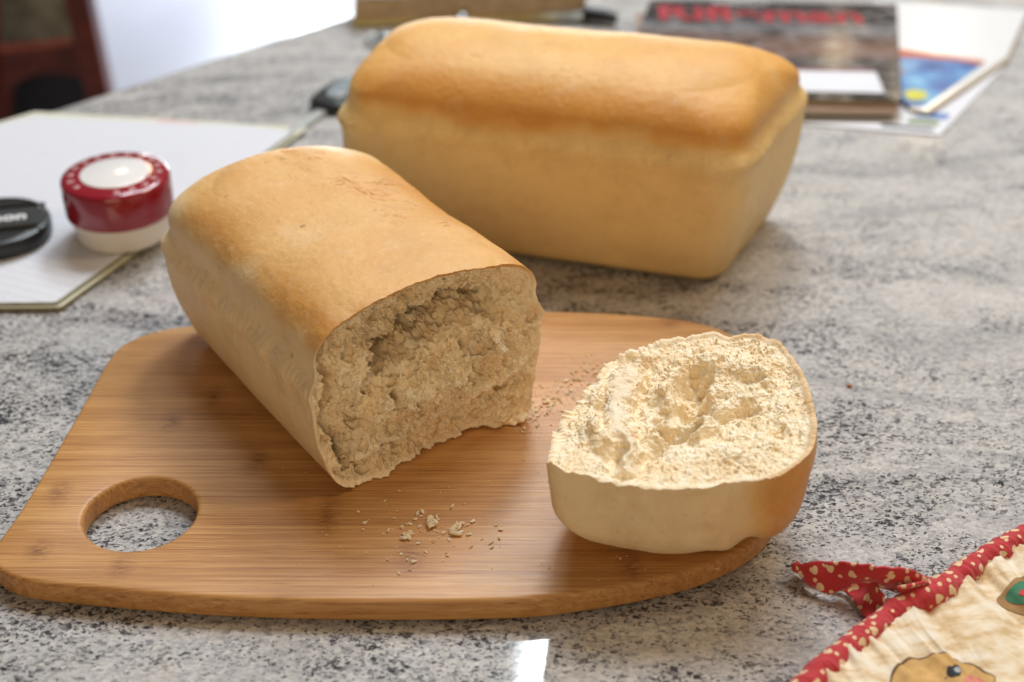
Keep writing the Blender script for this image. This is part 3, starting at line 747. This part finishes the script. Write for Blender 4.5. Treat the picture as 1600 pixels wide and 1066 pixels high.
rel(sheet('cover', [(-.249, .676), (-.1405, .911), (-.336, .938), (-.366, .911), (-.45, .826), (-.45, .672)], .0027, .0008, PAPER2), mg)
rel(sheet('cover_print', [(-.245, .9155), (-.215, .911), (-.217, .918), (-.247, .9235)], .0036, .0003, plain('pink_print', (.72, .35, .32), .5), None), mg)

# the magazine with the red title
def rifle_cover():
    m = NT('magazine_cover'); v = m.coord(); sx = m.n('ShaderNodeSeparateXYZ', {0: v})
    f = m.math('MULTIPLY', sx.outputs[1], 1/.215)
    n = m.noise(m.mapping(v, sc=(1, 3.5, 1)), 22, 5, .65)
    n2 = m.noise(m.mapping(v, sc=(1, 2, 1)), 70, 4, .7)
    base = m.ramp(m.math('ADD', f, m.math('MULTIPLY_ADD', n, .14, -.07)), [(.0, (.02, .02, .02)), (.26, (.07, .065, .065)), (.34, (.11, .10, .10)), (.42, (.22, .13, .10)), (.55, (.15, .10, .085)), (.62, (.20, .20, .21)), (.74, (.05, .05, .055)), (.86, (.035, .03, .035))])
    c = m.mix(m.math('MULTIPLY', m.math('SUBTRACT', n2, .50), 5.5, clamp=True), base, (.34, .30, .29))
    c = m.mix(m.math('MULTIPLY', m.math('SUBTRACT', .47, m.noise(m.mapping(v, sc=(1, 2.6, 1)), 48, 4, .7)), 9, clamp=True), c, (.012, .011, .012))
    m.set(Base_Color=c, Roughness=.13, Specular_IOR_Level=.45)
    return m.m
MA = R(-3.0)     # lies almost square to the camera
rm = empty('rifle_magazine', (.272, .934, .0), MA)
tag(rm, 'dark glossy magazine with a red title behind the whole loaf, white box at its foot', 'magazine')
MW, MH = .200, .196
def local_rect(x0, y0, x1, y1): return [(x0, y0), (x1, y0), (x1, y1), (x0, y1)]
sheet('cover', [(-MW, 0), (0, 0), (.030, MH), (-MW+.030, MH)], .0125, .0010, rifle_cover(), rm)
sheet('pages', [(-MW-.001, .001), (-.002, .001), (.028, MH-.001), (-MW+.029, MH-.001)], .0086, .0036, EDGE, rm)
def flat_text(txt, size, loc, rot, mat, parent, name='title', ext=.0001, sx=1.0, shear=0.0, bold=0.0):
    cu = bpy.data.curves.new(name, 'FONT'); cu.body = txt; cu.size = size; cu.extrude = ext; cu.shear = shear; cu.offset = bold
    cu.align_x = 'LEFT'
    to = bpy.data.objects.new(name, cu); COL.objects.link(to)
    dg = bpy.context.evaluated_depsgraph_get(); me = bpy.data.meshes.new_from_object(to.evaluated_get(dg))
    bpy.data.objects.remove(to); me.materials.clear(); me.materials.append(mat)
    ob = bpy.data.objects.new(name, me); COL.objects.link(ob); ob.parent = parent
    ob.location = loc; ob.rotation_euler = rot; ob.scale = (sx, 1, 1); return ob
RED = plain('red_print', (.40, .03, .04), .35)
WHT = plain('white_print', (.78, .78, .78), .4)
flat_text('Rifleman', .043, (-.166, .150, .0139), (0, 0, 0), RED, rm, sx=1.10, bold=.0012)
flat_text('AMERICAN', .009, (-.120, .186, .0139), (0, 0, 0), WHT, rm, name='small_title')
sheet('address_box', local_rect(-.150, .012, -.010, .050), .0136, .0003, PAPER, rm)
sheet('address_box_edge', local_rect(-.150, .0505, -.010, .0535), .0136, .0003, plain('dull_red', (.42, .10, .12), .5), rm)
# magazines beneath
m2 = empty('tan_magazine', (.26, .93, 0), 0)
tag(m2, 'thick closed magazine beneath the dark magazine, its tan page edges facing the loaf', 'magazine')
for nm, z0, th, mt, gx in (('pages', .0046, .0030, EDGE, 0), ('cover', .0077, .0008, plain('brown_cover', (.30, .19, .13), .4), .0015)):
    rel(sheet(nm, [(.085+gx, .932-gx), (.268+gx, .928-gx), (.288, 1.11), (.10, 1.12)], z0, th, mt), m2)
# lowest: colour printed leaflet sticking out to the right
lf = empty('printed_leaflet', (.28, .93, 0)); tag(lf, 'white leaflet with blue and green printing, lowest sheet right of the magazine stack', 'leaflet')
rel(sheet('sheet', [(.14, .936), (.293, .9035), (.378, 1.035), (.20, 1.10)], .0006, .0006, PAPER), lf)
BLUE = plain('blue_print', (.10, .22, .55), .4, .3, 60); GREEN = plain('green_print', (.22, .33, .12), .4, .3, 60); BLK = plain('black_print', (.03, .03, .035), .4)
rel(sheet('blue_print', [(.283, .934), (.304, .929), (.309, .938), (.288, .943)], .0012, .0003, BLUE), lf)
rel(sheet('green_print', [(.274, .924), (.295, .919), (.299, .926), (.279, .931)], .0012, .0003, GREEN), lf)
rel(sheet('black_print', [(.255, .918), (.290, .910), (.292, .914), (.257, .9225)], .0012, .0003, BLK), lf)
# white booklet and comic-blue cover
wb = empty('white_booklet', (.35, 1.05, 0)); tag(wb, 'white booklet at the upper right with a warm lamp glint on its cover', 'booklet')
rel(sheet('pages', [(.28, .94), (.2925, .934), (.377, 1.0335), (.422, 1.135), (.30, 1.16)], .0016, .0024, EDGE), wb)
GLOSS = NT('glossy_white_paper').set(Base_Color=(.76, .76, .77), Roughness=.16, Specular_IOR_Level=.6)
rel(sheet('cover', [(.28, .942), (.2905, .936), (.376, 1.036), (.423, 1.137), (.30, 1.162)], .0041, .0008, GLOSS), wb)
pc = empty('picture_card', (.32, 1.0, 0)); tag(pc, 'card printed blue with a yellow patch and an orange strip, on the white booklet', 'card')
def picmat():
    m = NT('blue_picture'); v = m.coord('Object'); n = m.noise(v, 38, 5, .65); n2 = m.noise(m.mapping(v, loc=(4, 4, 0)), 30, 3, .6)
    c = m.ramp(n, [(.32, (.03, .07, .22)), (.45, (.07, .20, .50)), (.60, (.16, .42, .66)), (.72, (.50, .66, .74))])
    c = m.mix(m.math('MULTIPLY', m.math('SUBTRACT', n2, .58), 9, clamp=True), c, (.62, .22, .12))
    m.set(Base_Color=c, Roughness=.3); return m.m
rel(sheet('picture', [(.280, .944), (.291, .9425), (.352, 1.018), (.338, 1.026), (.290, 1.036), (.272, .99)], .0051, .0006, picmat()), pc)
rel(sheet('orange_strip', [(.290, 1.0362), (.338, 1.0262), (.3535, 1.019), (.357, 1.026), (.293, 1.052)], .0051, .0006, plain('orange_print', (.62, .17, .07), .35)), pc)
rel(sheet('yellow_patch', [(.283, .951), (.294, .953), (.299, .966), (.290, .972), (.281, .966)], .0058, .0003, plain('yellow_print', (.66, .62, .08), .35)), pc)

# ------------------------------------------------------------------ jar, lens cap
def lathe(name, prof, n, mat, parent=None, close=True):
    V = []; F = []
    for r_, z in prof:
        for j in range(n): V.append((r_*math.cos(2*math.pi*j/n), r_*math.sin(2*math.pi*j/n), z))
    F = [tuple(q) for q in grid_faces(len(prof), n, True)]
    if close: F.append(tuple(range(n))[::-1]); F.append(tuple((len(prof)-1)*n+j for j in range(n)))
    o_ = mesh_obj(name, V, F, mat, parent); smooth_by_angle(o_, 40); return o_
jar = empty('jar', (-.2315, .757, .0055), R(20)); tag(jar, 'small white jar with a wide red screw lid standing on the note pad', 'jar')
JR = .0315
lathe('base', [(.020, .0), (.0262, .0006), (.0275, .003), (.0292, .018), (.0292, .021)], 64, NT('jar_white').set(Base_Color=(.78, .72, .66), Roughness=.4, Subsurface_Weight=.2, Subsurface_Radius=(.01, .008, .006)), jar)
REDL = NT('red_plastic').set(Base_Color=(.27, .006, .018), Roughness=.16, Specular_IOR_Level=.6, Coat_Weight=.5, Coat_Roughness=.08)
lid = lathe('lid', [(.0295, .0165), (.0312, .0168), (JR, .018), (JR, .0365), (.0308, .0383), (.0292, .0392), (.0203, .0396)], 96, REDL, jar)
lathe('lid_disc', [(.0199, .0394), (.0199, .0400), (.0192, .0403)], 64, NT('lid_white').set(Base_Color=(.80, .77, .76), Roughness=.2, Coat_Weight=.4), jar)
MK = plain('pink_white_print', (.80, .55, .56), .4)
for k in range(18):
    a = 2*math.pi*k/18+.1
    if 10 < k < 13: continue
    V = []
    F = []
    for (u0, v0, u1, v1) in ((-.0014, -.0017, -.0006, .0017), (.0005, -.0017, .0013, .0017), (-.0006, .0008 if k % 2 else -.0012, .0005, .0017 if k % 2 else -.0003)):
        b0 = len(V)
        for (u_, v_) in ((u0, v0), (u1, v0), (u1, v1), (u0, v1)):
            r_ = .0252+v_; V.append((r_*math.cos(a)+u_*math.sin(a), r_*math.sin(a)-u_*math.cos(a), .03945+.00018-(r_-.0203)*.05+.0002))
        F.append((b0, b0+3, b0+2, b0+1))
    mesh_obj('letter', V, F, MK, lid, smooth=False)
cap = empty('lens_cap', (-.305, .752, .0055), R(12)); tag(cap, 'black round camera lens cap with white lettering at the left edge of the frame', 'lens cap')
BP = NT('black_plastic').set(Base_Color=(.012, .013, .015), Roughness=.33, Specular_IOR_Level=.5)
lathe('rim', [(.0255, 0), (.0285, .0004), (.0295, .002), (.0295, .0072), (.0288, .0085), (.0270, .0092), (.0262, .0092), (.0262, .0080), (.0200, .0078)], 96, BP, cap)
# raised centre panel and two pinch grips
def capseg(name, x0, x1, z0, z1, rad, mat, par):
    pts = []
    for k in range(25):
        a = -math.pi/2+math.pi*k/24
        pts.append((rad*math.cos(a), rad*math.sin(a)))
    P = [(x, y) for x, y in [(rad*math.cos(t), rad*math.sin(t)) for t in np.linspace(0, 2*math.pi, 120, endpoint=False)]]
    P = [(x, min(max(y, x0), x1)) for x, y in P]
    Q = [P[0]]
    for p in P[1:]:
        if math.hypot(p[0]-Q[-1][0], p[1]-Q[-1][1]) > 1e-4: Q.append(p)
    return slab(name, Q, z0, z1, mat, par, bev=.0005, seg=2)
capseg('centre_panel', -.0095, .0115, .0070, .0097, .0258, NT('black_satin').set(Base_Color=(.035, .042, .045), Roughness=.28), cap)
capseg('pinch_grip', -.0250, -.0150, .0065, .0090, .0256, BP, cap)
capseg('pinch_grip', .0165, .0250, .0065, .0090, .0256, BP, cap)
cap.scale = (1.06, 1.06, 1.25)
flat_text('Canon', .0125, (-.0165, -.0035, .0098), (0, 0, 0), WHT, cap, name='lettering', bold=.0003)

# ------------------------------------------------------------------ keys and small metal things
METAL = NT('key_metal').set(Base_Color=(.70, .74, .72), Roughness=.30, Metallic=.6)
CHROME = NT('chrome').set(Base_Color=(.62, .72, .80), Roughness=.22, Metallic=.7)
key = empty('car_key', at(505, 178, 0), math.atan2(.061, .030)); tag(key, 'car key with a black head between the note pad and the whole loaf', 'key')
sheet('blade', [(-.058, -.0028), (-.054, -.0042), (.004, -.0042), (.004, .0036), (-.050, .0036), (-.057, .0010)], .0014, .0024, METAL, key, bev=.0004)
hd = [(.0, -.009), (.010, -.015), (.032, -.0165), (.048, -.012), (.053, 0), (.048, .012), (.032, .0165), (.010, .015), (.0, .009)]
slab('head', catmull(hd, 5), .0006, .0088, BP, key, bev=.003, seg=3)
slab('head_inlay', [(.010+.022*(1+math.cos(t)), .0095*math.sin(t)) for t in np.linspace(0, 2*math.pi, 28, endpoint=False)], .0085, .0095, CHROME, key, bev=.0004, seg=1)
def blob_tube(name, pts, rad, mat, parent, n=12):
    P = np.array(pts, float); P = catmull(P, 6, closed=False) if len(P) > 2 else P
    T = np.gradient(P, axis=0); T /= np.linalg.norm(T, axis=1)[:, None]
    up = np.array([0, 0, 1.0]); V = []
    rr = np.interp(np.linspace(0, 1, len(P)), np.linspace(0, 1, len(rad)), rad) if isinstance(rad, (list, tuple)) else np.full(len(P), rad)
    for p, t, r_ in zip(P, T, rr):
        s_ = np.cross(t, up); s_ /= np.linalg.norm(s_)+1e-9; u_ = np.cross(s_, t)
        for k in range(n):
            a = 2*math.pi*k/n; V.append(p+s_*r_*math.cos(a)+u_*r_*math.sin(a))
    F = [tuple(q) for q in grid_faces(len(P), n, True)]
    F.append(tuple(range(n))[::-1]); F.append(tuple((len(P)-1)*n+k for k in range(n)))
    return mesh_obj(name, V, F, mat, parent)
kc = empty('key_chain', at(615, 62, 0), 0); tag(kc, 'small silver key chain on the granite behind the left end of the whole loaf', 'key chain')
lx = Vector(at(615, 62, 0))
def L3(px, py, z): return tuple(Vector(at(px, py, z))-lx)
blob_tube('clasp', [L3(590, 52, .005), L3(600, 60, .009), L3(618, 66, .008), L3(640, 76, .005)], [.003, .0055, .0045, .003], CHROME, kc)
blob_tube('ring', [L3(590+18*math.cos(t), 62+9*math.sin(t), .003) for t in np.linspace(0, 6.1, 12)], .0013, METAL, kc, 8)
blob_tube('link', [L3(640, 76, .004), L3(690, 60, .004), L3(718, 34, .006), L3(728, 26, .010)], [.0012, .0012, .0045, .0035], CHROME, kc)
kn = empty('pen_knife', at(900, 26, 0), 0); lx = Vector(at(900, 26, 0)); tag(kn, 'black and silver folding knife on the granite just behind the whole loaf', 'knife')
blob_tube('blade', [L3(830, 28, .004), L3(860, 24, .005), L3(900, 24, .006), L3(925, 25, .006)], [.0015, .0045, .005, .005], CHROME, kn)
blob_tube('handle', [L3(912, 21, .008), L3(940, 24, .008), L3(964, 31, .006)], [.006, .0062, .004], BP, kn)
# wooden box with papers on it
bxo = empty('wooden_box', (-.035, 1.13, 0), R(4)); tag(bxo, 'low tan wooden box at the back of the counter behind the whole loaf', 'box')
WOOD = plain('tan_wood', (.52, .36, .19), .5, .12, 90)
slab('body', [(-.092, -.012), (.094, -.012), (.094, .12), (-.092, .12)], .001, .0235, WOOD, bxo, bev=.0015, seg=2)
slab('rim', [(-.094, -.0145), (.096, -.0145), (.096, .122), (-.094, .122)], .0007, .0055, plain('yellow_rim', (.62, .52, .24), .5), bxo, bev=.001, seg=2)
slab('top_sheet', [(-.092, -.013), (.094, -.013), (.094, .12), (-.092, .12)], .0238, .0262, PAPER, bxo, bev=.0006, seg=1)

# ------------------------------------------------------------------ chair beyond the counter
CH = plain('cherry_wood', (.16, .030, .014), .35, .25, 25)
def beam(name, a, b, wx, wy, mat, parent):
    a = Vector(a); b = Vector(b); d = (b-a).normalized(); s_ = Vector((1, 0, 0)); s_ = (s_-d*s_.dot(d)).normalized(); t_ = d.cross(s_)
    V = []
    for p in (a, b):
        for (i, j) in ((-1, -1), (1, -1), (1, 1), (-1, 1)): V.append(tuple(p+s_*wx/2*i+t_*wy/2*j))
    ob = mesh_obj(name, V, [(0, 3, 2, 1), (4, 5, 6, 7), (0, 1, 5, 4), (1, 2, 6, 5), (2, 3, 7, 6), (3, 0, 4, 7)], mat, parent, smooth=False)
    md = ob.modifiers.new('bevel', 'BEVEL'); md.width = .004; md.segments = 2; return ob
def atY(px, py, Y):
    u = (px-800)/FPX; v = (533-py)/FPX; c, s_ = math.cos(CAM_P), math.sin(CAM_P)
    d = Vector((u, c+v*s_, -s_+v*c)); return Vector((0, 0, CAM_H))+d*(Y/d.y)
YC = 1.45
ch = empty('chair', (atY(60, 100, YC).x, YC, -.92)); tag(ch, 'red-brown wooden chair with an arched back rail beyond the left corner of the counter', 'chair')
b0 = Vector(ch.location)
pr = lambda px, py, Y=YC: tuple(atY(px, py, Y)-b0)
beam('post', pr(180, 250), pr(112, -60), .026, .03, CH, ch)
beam('post', pr(-14, 300), pr(-20, -60), .020, .03, CH, ch)
# arched rail: lower edge is an arch
V = []; F = []; n = 24
for side in (0, .022):
    for i in range(n+1):
        t = i/n; px = -12+t*160; up_ = pr(px, 82-t*14); ar = 150-math.sqrt(max(0, 1-((px-82)/68)**2))*36 if abs(px-82) < 68 else 215
        lo = pr(px, ar)
        V += [(up_[0], up_[1]+side, up_[2]), (lo[0], lo[1]+side, lo[2])]
m_ = 2*(n+1)
for i in range(n):
    a = 2*i; F.append((a, a+1, a+3, a+2)); F.append((m_+a, m_+a+2, m_+a+3, m_+a+1)); F.append((a+1, m_+a+1, m_+a+3, a+3)); F.append((a, a+2, m_+a+2, m_+a))
mesh_obj('arched_rail', V, F, CH, ch, smooth=False)
SEAT = plain('black_seat', (.012, .012, .016), .5)
def quad_slab(name, P4, th, mat, parent):
    V = [tuple(p) for p in P4]+[tuple(Vector(p)+Vector((0, th, 0))) for p in P4]
    return mesh_obj(name, V, [(0, 1, 2, 3), (7, 6, 5, 4), (0, 4, 5, 1), (1, 5, 6, 2), (2, 6, 7, 3), (3, 7, 4, 0)], mat, parent, smooth=False)
quad_slab('seat', [pr(-10, 240, YC+.06), pr(175, 240, YC+.06), pr(150, 105, YC+.06), pr(-5, 105, YC+.06)], .05, SEAT, ch)
quad_slab('back_cushion', [pr(0, 86, YC+.05), pr(118, 76, YC+.05), pr(100, -60, YC+.05), pr(-12, -60, YC+.05)], .03, plain('sage_cloth', (.30, .31, .25), .9, .3, 30), ch)

# ------------------------------------------------------------------ cloth with heart-print piping
def spine(pts, n=14): return catmull(np.array([at(*p) for p in pts]), n, closed=False)
pp = [(1195, 1150, .006), (1240, 1092, .006), (1282, 1055, .006), (1320, 1022, .006), (1355, 990, .0065), (1390, 962, .007), (1430, 940, .0085), (1465, 925, .0085), (1495, 903, .0075), (1525, 882, .007), (1555, 865, .007), (1592, 845, .007), (1640, 822, .007), (1700, 800, .007)]
SP = spine(pp)
arc = np.concatenate([[0], np.cumsum(np.linalg.norm(np.diff(SP, axis=0), axis=1))])
Tn = np.gradient(SP, axis=0); Tn[:, 2] = 0; Tn /= np.linalg.norm(Tn, axis=1)[:, None]; Nn = np.stack([Tn[:, 1], -Tn[:, 0], 0*Tn[:, 0]], 1)
cloth = empty('pot_holder', tuple(SP[60])); tag(cloth, 'cream printed cloth with gathered red heart-print edging in the lower right corner', 'pot holder')
cl0 = Vector(SP[60])
V = []; UV = []; NR = 40
sA = np.arange(0, arc[-1], .0006); n_s = len(sA)
pos = np.stack([np.interp(sA, arc, SP[:, k]) for k in range(3)], 1); nor = np.stack([np.interp(sA, arc, Nn[:, k]) for k in range(3)], 1); tan_ = np.stack([nor[:, 1]*-1, nor[:, 0], 0*nor[:, 0]], 1)
rb = .0052*(1+.13*vnoise(np.stack([sA, 0*sA, 0*sA], 1), 120, 3))
skn = np.argmin(np.linalg.norm(pos-np.array(at(1462, 925, .008)), axis=1)); rb = rb*(1+.35*np.exp(-((sA-sA[skn])/.008)**2)-.15*np.exp(-((sA-sA[skn]-.0)/.0025)**2))
for i in range(n_s):
    for k in range(NR):
        a = 2*math.pi*k/NR
        V.append(pos[i]+nor[i]*rb[i]*math.cos(a)+np.array([0, 0, 1])*rb[i]*math.sin(a)); UV.append((sA[i], k/NR*.033))
V = np.array(V)
gath = np.repeat(sA, NR); ang_ = np.tile(np.arange(NR)/NR*2*np.pi, n_s)
q = np.stack([gath*1.0+ang_*.0012, ang_*.0022, 0*ang_], 1)
dv = fbm(q, 190, 3, 91, ridged=True)*.0011
cen = np.repeat(pos, NR, 0); Dn = V-cen; Dn /= np.linalg.norm(Dn, axis=1)[:, None]; V = V+Dn*dv[:, None]
mesh_obj('piping', V-np.array(cl0), grid_faces(n_s, NR, True, flip=True), HEART, cloth, uv=np.array(UV))
def cloth_pt(s_, d):
    "point on the cloth: s along the piping, d away from it"
    s_ = np.asarray(s_, float); d = np.asarray(d, float)
    p = np.stack([np.interp(s_, sA, pos[:, k]) for k in range(3)], -1); n_ = np.stack([np.interp(s_, sA, nor[:, k]) for k in range(3)], -1)
    q_ = p+n_*d[..., None]
    sh = s_.shape; q3 = np.stack([s_.ravel()*1.0+.35*d.ravel(), d.ravel()*.16, 0*d.ravel()], 1)
    f = (fbm(q3, 95, 3, 55)*.0052*np.exp(-((d.ravel()-.010)/.035)**2)+fbm(q3, 230, 2, 58)*.0016*np.exp(-d.ravel()/.012)).reshape(sh)
    big_ = vnoise(np.stack([q_[..., 0].ravel(), q_[..., 1].ravel(), 0*d.ravel()], 1), 38, 12).reshape(sh)*.0016
    q_[..., 2] = .0062+f+big_*np.clip(d/.02, 0, 1)+.004*np.exp(-d/.02)
    return q_
S_, D_ = np.meshgrid(np.linspace(.0, sA[-1]*.999, 420), np.linspace(.001, .13, 200), indexing='ij')
Q_ = cloth_pt(S_, D_)
def creammat():
    m = NT('cream_cloth'); v = m.coord(); n = m.noise(v, 42, 4, .6); n2 = m.noise(m.mapping(v, loc=(3, 1, 0)), 900, 3, .6); n3 = m.noise(m.mapping(v, rot=(0, 0, R(40)), sc=(1, 2.4, 1)), 60, 4, .6)
    c = m.ramp(n3, [(.38, (.60, .42, .22)), (.50, (.76, .62, .43)), (.62, (.82, .74, .60))])
    m.set(Base_Color=c, Roughness=.9, Normal=m.bump(n2, .4, .0005), Sheen_Weight=.2); return m.m
mesh_obj('cloth', Q_.reshape(-1, 3)-np.array(cl0), grid_faces(420, 200), creammat(), cloth)
# printed shapes follow the cloth
def find_sd(px, py):
    p = np.array(at(px, py, .008)); k = np.argmin((Q_[..., 0]-p[0])**2+(Q_[..., 1]-p[1])**2); return S_.ravel()[k], D_.ravel()[k]
def printed(name, outline_px, mat, off=.0004, parent=cloth):
    P = catmull(np.array([list(find_sd(*p)) for p in outline_px]), 6); c = P.mean(0); rings = 14; n_ = len(P)
    G = c+(P[None]-c)*np.linspace(1, .02, rings)[:, None, None]
    q_ = cloth_pt(G[..., 0], G[..., 1]); q_[..., 2] += off
    return mesh_obj(name, q_.reshape(-1, 3)-np.array(cl0), grid_faces(rings, n_, True), mat, parent)
def ell(cx, cy, rx, ry, n_=14, a0=0):
    return [(cx+rx*math.cos(t)*math.cos(a0)-ry*math.sin(t)*math.sin(a0), cy+rx*math.cos(t)*math.sin(a0)+ry*math.sin(t)*math.cos(a0)) for t in np.linspace(0, 2*math.pi, n_, endpoint=False)]
def pmat(n_, c_): return plain(n_, c_, .9, .12, 220)
DKB = pmat('brown_outline', (.16, .075, .03)); TANP = pmat('tan_print', (.62, .38, .14)); CHK = pmat('pink_cheek', (.72, .26, .19)); BKP = pmat('black_eye', (.03, .035, .045)); GRP = pmat('green_print_cloth', (.05, .20, .11)); GWH = pmat('grey_glint', (.45, .47, .50))
face_px = [(1392, 1062), (1398, 1042), (1420, 1029), (1450, 1024), (1485, 1025), (1515, 1032), (1540, 1047), (1556, 1066), (1560, 1100), (1530, 1130), (1440, 1130), (1398, 1100)]
cxy = (1470, 1075)
printed('face_outline', face_px, DKB, .0004)
printed('face', [(cxy[0]+(x-cxy[0])*.955, cxy[1]+(y-cxy[1])*.945) for x, y in face_px], TANP, .0007)
printed('eye', ell(1490, 1050, 11, 9), BKP, .0010); printed('eye_glint', ell(1495, 1049, 5, 4), GWH, .0013)
printed('cheek', ell(1522, 1064, 16, 9), CHK, .0010)
printed('eye', ell(1432, 1082, 10, 8), BKP, .0010)
leaf = [(1560, 932), (1575, 915), (1600, 898), (1640, 885), (1680, 905), (1660, 940), (1625, 958), (1590, 952)]
printed('leaf_outline', leaf, pmat('speckled_brown', (.36, .20, .08)), .0004)
printed('leaf', [(1615+(x-1615)*.76, 925+(y-925)*.72) for x, y in leaf], GRP, .0007)
printed('red_mark', ell(1600, 931, 9, 6), pmat('red_mark', (.55, .05, .06)), .0010)
# the ribbon bow
def ribbon(name, pairs, parent, th=.0012, w0=0.0):
    A = catmull(np.array([at(*p[0]) for p in pairs]), 10, closed=False); B = catmull(np.array([at(*p[1]) for p in pairs]), 10, closed=False)
    m2_ = 14; t = np.linspace(0, 1, m2_)[None, :, None]; G = A[:, None]*(1-t)+B[:, None]*t
    c_ = np.cross(np.gradient(A, axis=0), B-A); c_ /= np.linalg.norm(c_, axis=1)[:, None]+1e-9
    G = G+c_[:, None]*(np.sin(t*np.pi)*.0016)
    P_ = G.reshape(-1, 3); G = (P_+.0007*fbm(P_, 240, 2, 12)[:, None]).reshape(G.shape)
    al = np.concatenate([[0], np.cumsum(np.linalg.norm(np.diff((A+B)/2, axis=0), axis=1))]); wd = np.linalg.norm(B-A, axis=1)
    uv = np.stack([np.repeat(al[:, None], m2_, 1)+w0, t[..., 0]*wd[:, None]+w0], -1).reshape(-1, 2)
    ob = mesh_obj(name, G.reshape(-1, 3)-np.array(cl0), grid_faces(len(A), m2_), HEART, parent, uv=uv)
    md = ob.modifiers.new('thickness', 'SOLIDIFY'); md.thickness = th; md.offset = 0
    return ob
ribbon('ribbon_loop', [((1452, 905, .013), (1455, 928, .009)), ((1430, 893, .019), (1418, 928, .006)), ((1395, 887, .022), (1378, 918, .007)), ((1350, 883, .020), (1345, 908, .010)),
                       ((1300, 876, .016), (1318, 922, .004)), ((1268, 878, .013), (1285, 924, .003)), ((1237, 881, .009), (1244, 893, .003))], cloth)
ribbon('ribbon_tail', [((1238, 882, .008), (1242, 892, .002)), ((1270, 892, .006), (1283, 915, .002)), ((1312, 900, .007), (1318, 926, .002)), ((1352, 900, .010), (1334, 940, .002)), ((1378, 925, .011), (1348, 960, .002)), ((1386, 950, .008), (1362, 968, .003))], cloth, w0=.013)
ribbon('ribbon_end', [((1402, 920, .017), (1408, 930, .012)), ((1425, 914, .018), (1430, 928, .012)), ((1452, 911, .016), (1456, 928, .010))], cloth, w0=.031)
